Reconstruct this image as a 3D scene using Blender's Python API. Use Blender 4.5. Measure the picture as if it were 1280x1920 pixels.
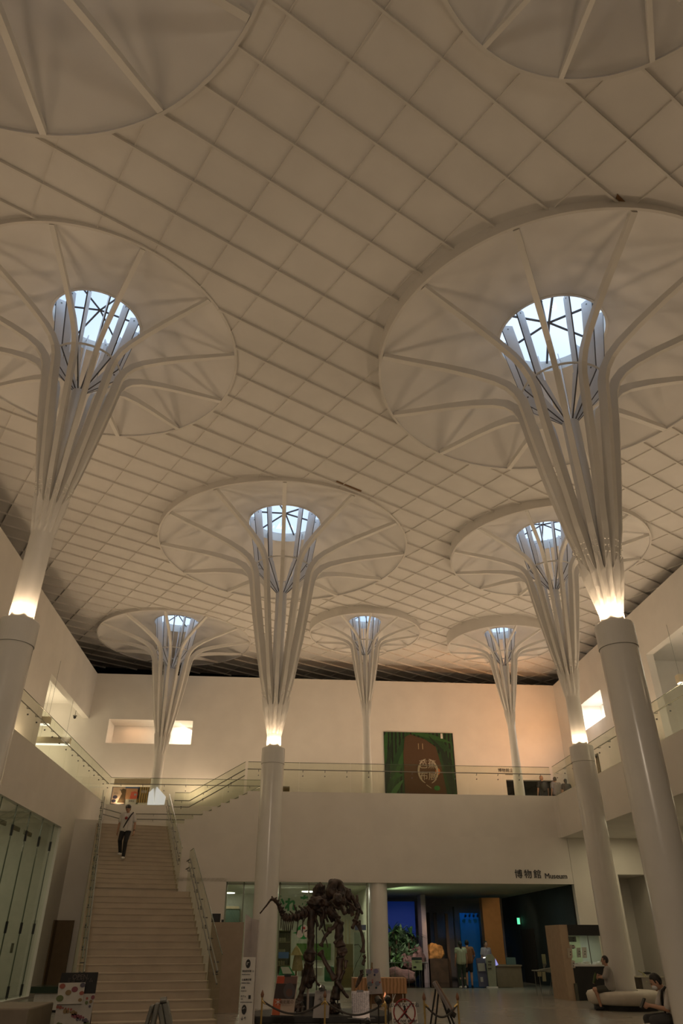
import bpy, bmesh, math, random
from mathutils import Vector, Matrix, noise
from mathutils.geometry import delaunay_2d_cdt
random.seed(7)
PI = math.pi
for o in list(bpy.data.objects): bpy.data.objects.remove(o)
SC = bpy.context.scene
COL = SC.collection

# ------------------------------------------------------------ camera, world, exposure
FW = Vector((0.06586401, 0.84994117, 0.52274462)); RT = Vector((0.99693584, -0.0782082, 0.00154984))
UP = Vector((-0.04220019, -0.52104077, 0.85248793)); FPX = 1320.3; EYE = 1.5
cam = bpy.data.cameras.new('camera'); cam.sensor_fit = 'VERTICAL'; cam.sensor_height = 36; cam.sensor_width = 24
cam.lens = FPX / 1920 * 36; cam.clip_end = 300
co = bpy.data.objects.new('camera', cam); COL.objects.link(co)
M3 = Matrix((RT, UP, -FW)).transposed()
co.matrix_world = Matrix.Translation((0, 0, EYE)) @ M3.to_4x4()
SC.camera = co
vs = SC.view_settings; vs.view_transform = 'Standard'; vs.look = 'None'; vs.gamma = 1; vs.use_curve_mapping = False
vs.exposure = -0.18

def W(px, py, x=None, y=None, z=None):
    """point of the place seen at a pixel of the 1280x1920 frame, on a given plane"""
    d = FW + (px - 640) / FPX * RT - (py - 960) / FPX * UP
    if x is not None: t = x / d.x
    elif y is not None: t = y / d.y
    else: t = (z - EYE) / d.z
    return Vector((t * d.x, t * d.y, EYE + t * d.z))

world = bpy.data.worlds.new('dusk sky'); SC.world = world; world.use_nodes = True
nt = world.node_tree; nt.nodes.clear()
def wn(t): return nt.nodes.new(t)
tc = wn('ShaderNodeTexCoord'); nz = wn('ShaderNodeTexNoise'); nz.inputs['Scale'].default_value = 2.2; nz.inputs['Detail'].default_value = 3
rp = wn('ShaderNodeValToRGB'); rp.color_ramp.elements[0].position = .42; rp.color_ramp.elements[1].position = .6
rp.color_ramp.elements[0].color = (.33, .47, .64, 1); rp.color_ramp.elements[1].color = (.58, .68, .80, 1)
bg = wn('ShaderNodeBackground'); bg.inputs['Strength'].default_value = 1.9; ow = wn('ShaderNodeOutputWorld')
nt.links.new(tc.outputs['Generated'], nz.inputs['Vector']); nt.links.new(nz.outputs['Fac'], rp.inputs['Fac'])
nt.links.new(rp.outputs['Color'], bg.inputs['Color']); nt.links.new(bg.outputs['Background'], ow.inputs['Surface'])

WARM = (1.0, .715, .455)
def lamp(name, kind, loc, power, col=WARM, size=.1, aim=None, **k):
    l = bpy.data.lights.new(name, kind); l.energy = power; l.color = col
    o = bpy.data.objects.new(name, l); COL.objects.link(o); o.location = loc
    if kind == 'AREA':
        l.shape = 'RECTANGLE'; l.size = size if not isinstance(size, tuple) else size[0]; l.size_y = size if not isinstance(size, tuple) else size[1]
    elif kind == 'SPOT':
        l.shadow_soft_size = size; l.spot_size = math.radians(k.get('angle', 120)); l.spot_blend = k.get('blend', .6)
    else: l.shadow_soft_size = size
    if aim is not None:
        o.rotation_euler = (Vector(aim) - Vector(loc)).to_track_quat('-Z', 'Y').to_euler()
    return o

# ------------------------------------------------------------ materials
def mat(name, col, rough=.6, metal=0, var=.05, scale=6, bump=0, emit=None, estr=0, spec=.5, alpha=None, col2=None, ramp=None, ntype='noise'):
    m = bpy.data.materials.new(name); m.use_nodes = True; t = m.node_tree; b = t.nodes['Principled BSDF']
    b.inputs['Roughness'].default_value = rough; b.inputs['Metallic'].default_value = metal
    b.inputs['Specular IOR Level'].default_value = spec
    tcn = t.nodes.new('ShaderNodeTexCoord')
    if ntype == 'voronoi':
        n = t.nodes.new('ShaderNodeTexVoronoi'); n.inputs['Scale'].default_value = scale; fac = n.outputs['Distance']
    elif ntype == 'wave':
        n = t.nodes.new('ShaderNodeTexWave'); n.inputs['Scale'].default_value = scale; n.inputs['Distortion'].default_value = 3; n.inputs['Detail'].default_value = 3; fac = n.outputs['Fac']
    else:
        n = t.nodes.new('ShaderNodeTexNoise'); n.inputs['Scale'].default_value = scale; n.inputs['Detail'].default_value = 4; fac = n.outputs['Fac']
    t.links.new(tcn.outputs['Object'], n.inputs['Vector'])
    r = t.nodes.new('ShaderNodeValToRGB'); t.links.new(fac, r.inputs['Fac'])
    c = list(col) + [1]; 
    lo = [max(0, v * (1 - var)) for v in col] + [1]; hi = [min(1, v * (1 + var)) for v in (col2 or col)] + [1]
    r.color_ramp.elements[0].position = (ramp or (.35, .65))[0]; r.color_ramp.elements[1].position = (ramp or (.35, .65))[1]
    r.color_ramp.elements[0].color = lo; r.color_ramp.elements[1].color = hi
    t.links.new(r.outputs['Color'], b.inputs['Base Color'])
    if bump:
        bn = t.nodes.new('ShaderNodeBump'); bn.inputs['Strength'].default_value = bump; bn.inputs['Distance'].default_value = .02
        t.links.new(fac, bn.inputs['Height']); t.links.new(bn.outputs['Normal'], b.inputs['Normal'])
    if emit:
        b.inputs['Emission Color'].default_value = list(emit) + [1]; b.inputs['Emission Strength'].default_value = estr
    return m
def glassmat(name, tint, refl=.12, rough=.02):
    m = bpy.data.materials.new(name); m.use_nodes = True; t = m.node_tree; t.nodes.clear()
    o = t.nodes.new('ShaderNodeOutputMaterial'); mx = t.nodes.new('ShaderNodeMixShader'); tr = t.nodes.new('ShaderNodeBsdfTransparent')
    gl = t.nodes.new('ShaderNodeBsdfGlossy'); tr.inputs[0].default_value = list(tint) + [1]; gl.inputs['Roughness'].default_value = rough
    lw = t.nodes.new('ShaderNodeLayerWeight'); lw.inputs['Blend'].default_value = .2
    mp = t.nodes.new('ShaderNodeMapRange'); mp.inputs['To Min'].default_value = refl * .3; mp.inputs['To Max'].default_value = refl * 1.6
    t.links.new(lw.outputs['Facing'], mp.inputs['Value']); t.links.new(mp.outputs['Result'], mx.inputs[0]); t.links.new(tr.outputs[0], mx.inputs[1]); t.links.new(gl.outputs[0], mx.inputs[2]); t.links.new(mx.outputs[0], o.inputs[0])
    return m
MT = {}
MT['paint'] = mat('white steel paint', (.78, .76, .72), .38, var=.02, scale=2)
MT['panel'] = mat('ceiling fabric panel', (.76, .74, .71), .85, var=.03, scale=1.2)
MT['blade'] = mat('blade enamel', (.86, .87, .90), .3, var=.02)
MT['canopy'] = mat('canopy skin', (.80, .78, .75), .8, var=.02, scale=1.5)
MT['beam'] = mat('ceiling batten paint', (.73, .705, .665), .6, var=.02, scale=2)
MT['wall'] = mat('white plaster', (.74, .71, .66), .75, var=.03, scale=1.1, bump=.05)
MT['column'] = mat('glossy column paint', (.74, .725, .69), .2, var=.03, scale=1.5)
MT['collar'] = mat('collar enamel', (.74, .73, .70), .25, var=.02, scale=2)
MT['dark'] = mat('black unlit void', (.006, .006, .006), .9)  # black puts the dark of unlit space into the colour
MT['floor'] = mat('polished stone floor', (.27, .25, .215), .25, var=.07, scale=.9)
MT['stone'] = mat('stair limestone', (.43, .36, .28), .6, var=.04, scale=2, col2=(.45, .38, .295))
MT['steel'] = mat('brushed steel', (.22, .22, .20), .42, metal=.7, var=.06, scale=20)
MT['frame'] = mat('skylight frame', (.10, .10, .11), .5)
MT['brass'] = mat('brass', (.62, .45, .18), .3, metal=.9, var=.1, scale=12)
MT['black'] = mat('black paint', (.012, .012, .013), .5)
MT['rope'] = mat('dark rope', (.06, .055, .05), .9, scale=60, bump=.6)
MT['bone'] = mat('dark fossil bone', (.018, .010, .007), .5, var=.5, scale=7, bump=.6, col2=(.036, .020, .013))
MT['paper'] = mat('white paper', (.62, .60, .57), .8, var=.03)
MT['glass'] = glassmat('clear green glass', (.94, .96, .91), .10)
MT['skyglass'] = glassmat('skylight glass', (.95, .97, 1.0), .05)
MT['navy'] = mat('dark teal wall paint', (.018, .028, .032), .7, var=.15, scale=1)
MT['wood'] = mat('orange plywood', (.36, .19, .085), .5, var=.15, scale=3, col2=(.42, .23, .11), ntype='wave')
MT['darkwood'] = mat('dark brown timber', (.07, .04, .02), .5, var=.3, scale=3)
MT['skin'] = mat('skin', (.42, .24, .16), .55, var=.05, scale=10)
MT['hair'] = mat('black hair', (.012, .010, .009), .6, var=.3, scale=60, bump=.5)
MT['eye'] = mat('dark eye', (.01, .008, .007), .2)
def cmat(col, rough=.7, **k): 
    key = 'paint %s %s' % (tuple(round(c, 3) for c in col), rough)
    if key not in MT: MT[key] = mat(key, col, rough, **k)
    return MT[key]

# ------------------------------------------------------------ mesh helpers
WO = {}
def mk(name, bm, m, parent=None, smooth=False, mods=None, origin=None):
    bm.normal_update()
    me = bpy.data.meshes.new(name)
    if parent is not None: off = WO[parent.name]
    else:
        if origin is None:
            xs = [v.co for v in bm.verts]
            mn = Vector([min(c[i] for c in xs) for i in range(3)]); mx = Vector([max(c[i] for c in xs) for i in range(3)])
            off = Vector(((mn.x + mx.x) / 2, (mn.y + mx.y) / 2, mn.z))
        else: off = Vector(origin)
    for v in bm.verts: v.co -= off
    bm.to_mesh(me); bm.free()
    if smooth:
        for p in me.polygons: p.use_smooth = True
    me.materials.append(MT[m] if isinstance(m, str) else m)
    o = bpy.data.objects.new(name, me); COL.objects.link(o)
    if parent is not None: o.parent = parent
    else: o.location = off
    WO[o.name] = off
    for md in (mods or []):
        x = o.modifiers.new(md[0], md[0])
        for k, v in md[1].items(): setattr(x, k, v)
    return o
def thing(name, label, cat, loc, group=None):
    o = bpy.data.objects.new(name, None); COL.objects.link(o); o.location = loc; o.empty_display_size = .2
    WO[o.name] = Vector(loc); tag(o, label, cat, group); return o
def tag(o, label=None, cat=None, group=None, kind=None):
    if label: o['label'] = label
    if cat: o['category'] = cat
    if group: o['group'] = group
    if kind: o['kind'] = kind
    return o
def B(): return bmesh.new()
def box(bm, lo, hi, rot=None, c=None):
    lo = Vector(lo); hi = Vector(hi); ctr = (lo + hi) / 2; s = hi - lo
    mtx = Matrix.Translation(ctr) @ Matrix.Diagonal((s.x, s.y, s.z, 1))
    if rot is not None: mtx = Matrix.Translation(c or ctr) @ rot.to_4x4() @ Matrix.Translation(-(c or ctr)) @ mtx
    bmesh.ops.create_cube(bm, size=1, matrix=mtx); return bm
def obox(bm, ctr, ax, ay, az, sx, sy, sz):
    """box from an orthogonal frame"""
    m = Matrix((ax * sx, ay * sy, az * sz)).transposed().to_4x4(); m.translation = ctr
    bmesh.ops.create_cube(bm, size=1, matrix=m); return bm
def ring(bm, c, t, r, n, ref=None, ry=None):
    t = t.normalized(); ref = ref or (Vector((0, 0, 1)) if abs(t.z) < .9 else Vector((1, 0, 0)))
    a = t.cross(ref).normalized(); b = a.cross(t).normalized(); ry = ry or r
    return [bm.verts.new(c + a * (r * math.cos(2 * PI * i / n)) + b * (ry * math.sin(2 * PI * i / n))) for i in range(n)]
def tube(bm, pts, rad, n=10, cap=True):
    pts = [Vector(p) for p in pts]
    if not isinstance(rad, (list, tuple)): rad = [rad] * len(pts)
    rs = []
    for i, p in enumerate(pts):
        t = (pts[min(i + 1, len(pts) - 1)] - pts[max(i - 1, 0)])
        rs.append(ring(bm, p, t, rad[i], n))
    for a, b in zip(rs, rs[1:]):
        for i in range(n): bm.faces.new((a[i], a[(i + 1) % n], b[(i + 1) % n], b[i]))
    if cap:
        bm.faces.new(rs[0][::-1]); bm.faces.new(rs[-1])
    return bm
def ball(bm, c, r, seg=12):
    r = Vector(r) if isinstance(r, (tuple, list, Vector)) else Vector((r, r, r))
    bmesh.ops.create_uvsphere(bm, u_segments=seg, v_segments=max(6, seg // 2 + 2), radius=1, matrix=Matrix.Translation(c) @ Matrix.Diagonal((r.x, r.y, r.z, 1))); return bm
def caps(bm, a, b, ra, rb, n=10):
    a = Vector(a); b = Vector(b); d = b - a
    if d.length < 1e-5: return ball(bm, a, ra, n)
    u = d.normalized(); P = []; R = []
    for k in (80, 50, 20): P.append(a - u * ra * math.sin(math.radians(k))); R.append(ra * math.cos(math.radians(k)))
    P.append(a); R.append(ra); P.append(b); R.append(rb)
    for k in (20, 50, 80): P.append(b + u * rb * math.sin(math.radians(k))); R.append(rb * math.cos(math.radians(k)))
    return tube(bm, P, R, n)
def lathe(bm, prof, c, n=64, closed=False):
    rs = []
    for r, z in prof: rs.append([bm.verts.new((c[0] + r * math.cos(2 * PI * i / n), c[1] + r * math.sin(2 * PI * i / n), z)) for i in range(n)])
    for a, b in zip(rs, rs[1:]):
        for i in range(n): bm.faces.new((a[i], a[(i + 1) % n], b[(i + 1) % n], b[i]))
    if closed:
        a, b = rs[-1], rs[0]
        for i in range(n): bm.faces.new((a[i], a[(i + 1) % n], b[(i + 1) % n], b[i]))
    return bm
def sweep(bm, path, wid, thick):
    """flat bar: path = list of (outer point, inward normal, depth), wid = unit side vector"""
    rs = []
    for p, nrm, dep in path:
        a = p + wid * thick / 2; b = p - wid * thick / 2; q = nrm * dep
        rs.append([bm.verts.new(v) for v in (a, b, b + q, a + q)])
    for a, b in zip(rs, rs[1:]):
        for i in range(4): bm.faces.new((a[i], a[(i + 1) % 4], b[(i + 1) % 4], b[i]))
    bm.faces.new(rs[0][::-1]); bm.faces.new(rs[-1]); return bm
def slab(bm, poly, z0, z1):
    """vertical prism of an xy polygon"""
    lo = [bm.verts.new((p[0], p[1], z0)) for p in poly]; hi = [bm.verts.new((p[0], p[1], z1)) for p in poly]
    bm.faces.new(lo[::-1]); bm.faces.new(hi); n = len(poly)
    for i in range(n): bm.faces.new((lo[i], lo[(i + 1) % n], hi[(i + 1) % n], hi[i]))
    return bm
def poly3(bm, pts, thick):
    """plate from coplanar points with thickness along its normal"""
    pts = [Vector(p) for p in pts]; n = (pts[1] - pts[0]).cross(pts[2] - pts[0]).normalized() * thick
    a = [bm.verts.new(p) for p in pts]; b = [bm.verts.new(p + n) for p in pts]; k = len(pts)
    bm.faces.new(a[::-1]); bm.faces.new(b)
    for i in range(k): bm.faces.new((a[i], a[(i + 1) % k], b[(i + 1) % k], b[i]))
    return bm
def wallholes(bm, o, u, length, z0, z1, thick, holes):
    """wall along unit vector u from point o (xy), thickness along nrm, holes = (s0,s1,za,zb)"""
    u = Vector((u[0], u[1], 0)).normalized(); nrm = Vector((-u.y, u.x, 0))
    ss = sorted(set([0, length] + [h[0] for h in holes] + [h[1] for h in holes])); zs = sorted(set([z0, z1] + [h[2] for h in holes] + [h[3] for h in holes]))
    for a, b in zip(ss, ss[1:]):
        for c, d in zip(zs, zs[1:]):
            ms, mz = (a + b) / 2, (c + d) / 2
            if any(h[0] < ms < h[1] and h[2] < mz < h[3] for h in holes): continue
            ctr = Vector((o[0], o[1], 0)) + u * ms + nrm * thick / 2; ctr.z = mz
            obox(bm, ctr, u, nrm, Vector((0, 0, 1)), b - a, abs(thick), d - c)
    bmesh.ops.remove_doubles(bm, verts=bm.verts, dist=1e-4)
    return bm
def struct(name, bm, m, parent=None, **k):
    o = mk(name, bm, m, parent, **k)
    if parent is None: o['kind'] = 'structure'
    return o
def textbm(s, size, ctr, right, up, depth=.01, align='CENTER', bold=0):
    cu = bpy.data.curves.new('t', 'FONT'); cu.body = s; cu.size = size; cu.align_x = align; cu.align_y = 'CENTER'; cu.extrude = depth / 2; cu.offset = bold
    cu.resolution_u = 3
    ob = bpy.data.objects.new('t', cu); COL.objects.link(ob)
    dg = bpy.context.evaluated_depsgraph_get(); me = bpy.data.meshes.new_from_object(ob.evaluated_get(dg))
    bm = B(); bm.from_mesh(me); bpy.data.objects.remove(ob); bpy.data.curves.remove(cu); bpy.data.meshes.remove(me)
    right = Vector(right).normalized(); up = Vector(up).normalized(); n = right.cross(up)
    m = Matrix((right, up, n)).transposed().to_4x4(); m.translation = Vector(ctr)
    bmesh.ops.transform(bm, matrix=m, verts=bm.verts)
    return bm
X = Vector((1, 0, 0)); Y = Vector((0, 1, 0)); Z = Vector((0, 0, 1))

# ------------------------------------------------------------ measures of the hall
F2 = 6.8; LAND = 5.55; GY = 30.6; FARY = 36.3; KF = FARY / 37.5; TOP = EYE + 12.3 * KF; XL = -7.85; XR = 11.4; WL = -10.15 * KF; WR = 14.75 * KF; LINT = 3.52
CZ = lambda x, y: 14.10 - .035 * x + .018 * y
U = 12.6
# name: x, y, R, rim z, collar?, column stands on
TREES = {
 'C': (-.37, 23.72, 4.68, 14.33, 1, 0), 'R': (6.43, 12.69, 4.49, 13.86, 1, 0), 'L': (-5.34, 13.50, 3.68, 14.38, 1, 0),
 'R2': (9.50, 22.62, 3.61, 13.90, 1, 0), 'L2': (-5.85, 34.80, 3.85, 14.78, 0, F2), 'M': (3.60, 31.75, 2.65, 14.18, 0, F2),
 'R3': (10.22, 31.67, 2.58, 13.81, 0, F2), 'TL': (-4.88, 3.38, 4.46, 14.15, 1, 0), 'TR': (4.14, 3.15, 2.86, 13.90, 1, 0)}

# ------------------------------------------------------------ structure: floor, ceiling, walls
struct('floor', box(B(), (-16, -9, -.2), (20, 43, 0)), 'floor')
bx0, bx1, by0, by1 = -15.5, 19.5, -8.5, 40.6
vc = [Vector((bx0, by0)), Vector((bx1, by0)), Vector((bx1, by1)), Vector((bx0, by1))]; ed = [(0, 1), (1, 2), (2, 3), (3, 0)]
NS = 72
for k, (x, y, R, h, c_, s_) in TREES.items():
    b0 = len(vc)
    for i in range(NS): vc.append(Vector((x + R * math.cos(2 * PI * i / NS), y + R * math.sin(2 * PI * i / NS))))
    ed += [(b0 + i, b0 + (i + 1) % NS) for i in range(NS)]
vo, eo, fo, _, _, _ = delaunay_2d_cdt(vc, ed, [], 0, 1e-5)
bm = B(); bv = [bm.verts.new((v.x, v.y, CZ(v.x, v.y))) for v in vo]
for f in fo:
    cx = sum(vo[i].x for i in f) / len(f); cy = sum(vo[i].y for i in f) / len(f)
    if any(math.hypot(cx - t[0], cy - t[1]) < t[2] * .995 for t in TREES.values()): continue
    bm.faces.new([bv[i] for i in f])
bmesh.ops.delete(bm, geom=[v for v in bm.verts if not v.link_faces], context='VERTS')
ceil = struct('ceiling', bm, 'panel', origin=(0, 0, 0)); 
uh = Vector((math.cos(math.radians(30)), math.sin(math.radians(30)))); nh = Vector((-uh.y, uh.x)); A0 = Vector((-1.805, 7.85))
def line_segments(p, d):
    """parts of the line p+t*d inside the ceiling rectangle and outside every canopy"""
    t0, t1 = -1e9, 1e9
    for i, (lo, hi) in enumerate(((bx0, bx1), (by0, by1))):
        a, b = (lo - p[i]) / d[i], (hi - p[i]) / d[i]; t0 = max(t0, min(a, b)); t1 = min(t1, max(a, b))
    if t1 <= t0: return []
    cuts = []
    for x, y, R, *_ in TREES.values():
        q = Vector((x, y)) - p; tm = q.dot(d); d2 = q.length_squared - tm * tm
        if d2 < R * R: s = math.sqrt(R * R - d2); cuts.append((tm - s, tm + s))
    out = [(t0, t1)]
    for a, b in cuts:
        nw = []
        for s0, s1 in out:
            if b <= s0 or a >= s1: nw.append((s0, s1)); continue
            if a > s0: nw.append((s0, a))
            if b < s1: nw.append((b, s1))
        out = nw
    return [s for s in out if s[1] - s[0] > .05]
def ceiling_lines(name, d, off, step, width, depth, rng):
    for k in range(*rng):
        p = A0 + off * (k * step); segs = line_segments(p, d)
        if not segs: continue
        bm = B()
        for a, b in segs:
            P = p + d * a; Q = p + d * b; zp, zq = CZ(P.x, P.y), CZ(Q.x, Q.y)
            w = Vector((-d.y, d.x)) * width / 2
            vs_ = [bm.verts.new(v) for v in ((P.x + w.x, P.y + w.y, zp + .02), (P.x - w.x, P.y - w.y, zp + .02), (P.x - w.x, P.y - w.y, zp - depth), (P.x + w.x, P.y + w.y, zp - depth),
                   (Q.x + w.x, Q.y + w.y, zq + .02), (Q.x - w.x, Q.y - w.y, zq + .02), (Q.x - w.x, Q.y - w.y, zq - depth), (Q.x + w.x, Q.y + w.y, zq - depth))]
            for f in ((0, 1, 2, 3), (7, 6, 5, 4), (0, 4, 5, 1), (1, 5, 6, 2), (2, 6, 7, 3), (3, 7, 4, 0)): bm.faces.new([vs_[i] for i in f])
        mk(name, bm, 'beam', ceil)
ceiling_lines('ceiling_beam', uh, nh, .91, .045, .068, (-34, 52))
ceiling_lines('ceiling_batten', nh, uh, 1.225, .022, .035, (-24, 40))
# added black hull keeping sky light out, its colour standing in for unlit space
bm = B(); box(bm, (-16, 42.4, 0), (20, 42.6, 17)); box(bm, (-16, -9.2, 0), (20, -9, 17)); box(bm, (-16.2, -9.2, 0), (-16, 42.6, 17)); box(bm, (20, -9.2, 0), (20.2, 42.6, 17))
struct('wall_light_block', bm, 'dark')
bm = B(); f = [bm.verts.new(v) for v in ((-16, 40.6, CZ(-16, 40.6) + .02), (20, 40.6, CZ(20, 40.6) + .02), (20, 42.4, 14.2), (-16, 42.4, 14.2))]; bm.faces.new(f)
for (a, b) in (((-16, -9), (bx0, 40.6)), ((bx1, -9), (20, 40.6)), ((bx0, -9), (bx1, by0))):
    q = [(a[0], a[1]), (b[0], a[1]), (b[0], b[1]), (a[0], b[1])]; bm.faces.new([bm.verts.new((x, y, CZ(x, y) + .01)) for x, y in q])
struct('trim_shade', bm, 'dark')  # black band painting the unlit ceiling beyond the panels
# far wall with its lit niche and the exhibition doorway
KX = lambda v: v * KF
KZ = lambda v: EYE + (v - EYE) * KF
nicheL, nicheR, nz0, nz1 = KX(-9.12), KX(-4.83), KZ(10.2), KZ(11.4)
dx0, dx1, dz = KX(11.46), KX(14.0), KZ(8.75)
ax0, ax1, az = KX(-.95), KX(.32), KZ(8.25)
bm = B(); wallholes(bm, (-16, FARY), (1, 0), 36, F2, TOP, .3, [(nicheL + 16, nicheR + 16, nz0, nz1), (dx0 + 16, dx1 + 16, F2, dz), (ax0 + 16, ax1 + 16, F2, az)])
struct('wall_far', bm, 'wall')
def recess(name, x0, x1, z0, z1, d, m, bottom=True):
    bm = B(); a, b = FARY + .3, FARY + .3 + d
    box(bm, (x0 - .1, b, z0 - .1), (x1 + .1, b + .1, z1 + .1)); box(bm, (x0 - .1, a, z0 - .1), (x0, b, z1 + .1)); box(bm, (x1, a, z0 - .1), (x1 + .1, b, z1 + .1)); box(bm, (x0, a, z1), (x1, b, z1 + .1))
    if bottom: box(bm, (x0, a, z0 - .1), (x1, b, z0))
    struct(name, bm, m)
recess('wall_niche', nicheL, nicheR, nz0, nz1, 1.0, 'wall')
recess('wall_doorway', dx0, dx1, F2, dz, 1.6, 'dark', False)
recess('wall_alcove', ax0, ax1, F2, az, 1.0, cmat((.62, .52, .36)), False)
# left wall: opening behind the walkway, from y 30.3 to the far wall
bm = B(); wallholes(bm, (WL, FARY), (0, -1), 44.7, 6.8, TOP, -.3, [(0, FARY - KX(30.35), 6.8, KZ(11.4))])
struct('wall_left', bm, 'wall')
bm = B(); box(bm, (-14.2, 24, 6.8), (-14, FARY, 12)); box(bm, (-14.2, 24, 6.8), (WL - .3, 24.2, 12)); box(bm, (-14.2, 24, 11.8), (WL - .3, FARY, 12))
struct('wall_left_room', bm, 'wall')
rw0, rw1, rz0, rz1 = KX(31.75), KX(34.4), KZ(10.5), KZ(11.78)
# right wall: lit window and the opening nearer the camera
bm = B(); wallholes(bm, (WR, -8.3), (0, 1), 44.6, 6.8, TOP, -.3, [(rw0 + 8.3, rw1 + 8.3, rz0, rz1), (17 + 8.3, KX(26.9) + 8.3, 6.8, KZ(11.75))])
struct('wall_right', bm, 'wall')
bm = B(); box(bm, (18.6, 16, 6.8), (18.8, 28.2, 12)); box(bm, (WR + .3, 28, 6.8), (18.8, 28.2, 12)); box(bm, (WR + .3, 16, 6.8), (18.8, 16.2, 12)); box(bm, (WR + .3, 16, 11.9), (18.8, 28.2, 12))
struct('wall_right_room', bm, 'wall')
bm = B(); a, b = WR + .3, WR + 1.0
box(bm, (b, rw0 - .1, rz0 - .1), (b + .1, rw1 + .1, rz1 + .1)); box(bm, (a, rw0 - .1, rz0 - .1), (b, rw0, rz1 + .1)); box(bm, (a, rw1, rz0 - .1), (b, rw1 + .1, rz1 + .1)); box(bm, (a, rw0, rz0 - .1), (b, rw1, rz0)); box(bm, (a, rw0, rz1), (b, rw1, rz1 + .1))
struct('wall_window_recess', bm, 'wall')
struct('wall_back', box(B(), (-14, -8.4, 0), (19, -8.1, TOP)), 'wall')
# upper floor slabs (their faces towards the hall are the parapets)
bm = B(); box(bm, (-16, -8, 5.6), (XL, 34.4, F2)); struct('floor_gallery_left', bm, 'wall')
bm = B(); box(bm, (-16, 34.4, 5.6), (20, FARY, F2)); box(bm, (-16, FARY, 5.6), (20, 42.2, F2)); struct('floor_gallery_far', bm, 'wall')
bm = B(); slab(bm, [(-1.1, GY), (XR - .15, GY), (XR - .04, GY - .03), (XR, GY - .15), (XR, GY - .3), (14.75, GY - .3), (14.75, 34.4), (-1.1, 34.4)], 5.2, F2)
struct('floor_gallery_front', bm, 'wall')
bm = B(); box(bm, (XR, -8, 5.2), (20, GY - .3, F2)); struct('floor_gallery_right', bm, 'wall')
# front wall below the gallery: opening of glass room and of museum entrance
bm = B(); wallholes(bm, (-4.62, GY), (1, 0), 16.22, 0, 5.2, .3, [(2.60, 16.22, 0, LINT)])
struct('wall_front', bm, 'wall')
bm = B(); slab(bm, [(-3.85, GY), (-1.1, GY), (-1.1, 34.4), (-3.85, 34.4)], 5.2, LAND)
struct('trim_2', bm, 'wall')
# lower left wall with glazed front and a doorway
gy0, gy1, gz1 = 14.0, 28.07, 5.05
bm = B(); wallholes(bm, (XL, GY), (0, -1), 38.5, 0, 5.6, -.3, [(GY - gy1, GY - gy0, .05, gz1)])
struct('wall_lower_left', bm, 'wall')
bm = B(); box(bm, (-13, 10, 0), (-12.8, 30.6, 5.6)); box(bm, (-13, 28.4, 0), (-8.15, 28.6, 5.6)); box(bm, (-13, 10, 0), (-8.15, 10.2, 5.6)); box(bm, (-9.6, 28.6, 0), (-9.5, 30.6, 2.6), ) ; box(bm, (-9.5, 29.2, 2.18), (-8.15, 30.6, 2.3))
struct('wall_left_shop', bm, cmat((.62, .60, .52)))
# lower right: passage under the right gallery
bm = B(); box(bm, (14.75, -8, 0), (15.05, 33, 5.2)); struct('wall_lower_right', bm, 'wall')
bm = B(); wallholes(bm, (11.62, 30.62), (1, 0), 3.13, 0, 5.2, .28, [(1.85, 3.13, 0, 3.88)]); box(bm, (13.2, 32.6, 0), (15, 32.8, 4)); box(bm, (13.3, 30.9, 0), (13.47, 32.6, 3.88)); box(bm, (13.3, 30.9, 3.88), (15, 32.6, 4))
struct('wall_recess', bm, 'wall')
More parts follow.
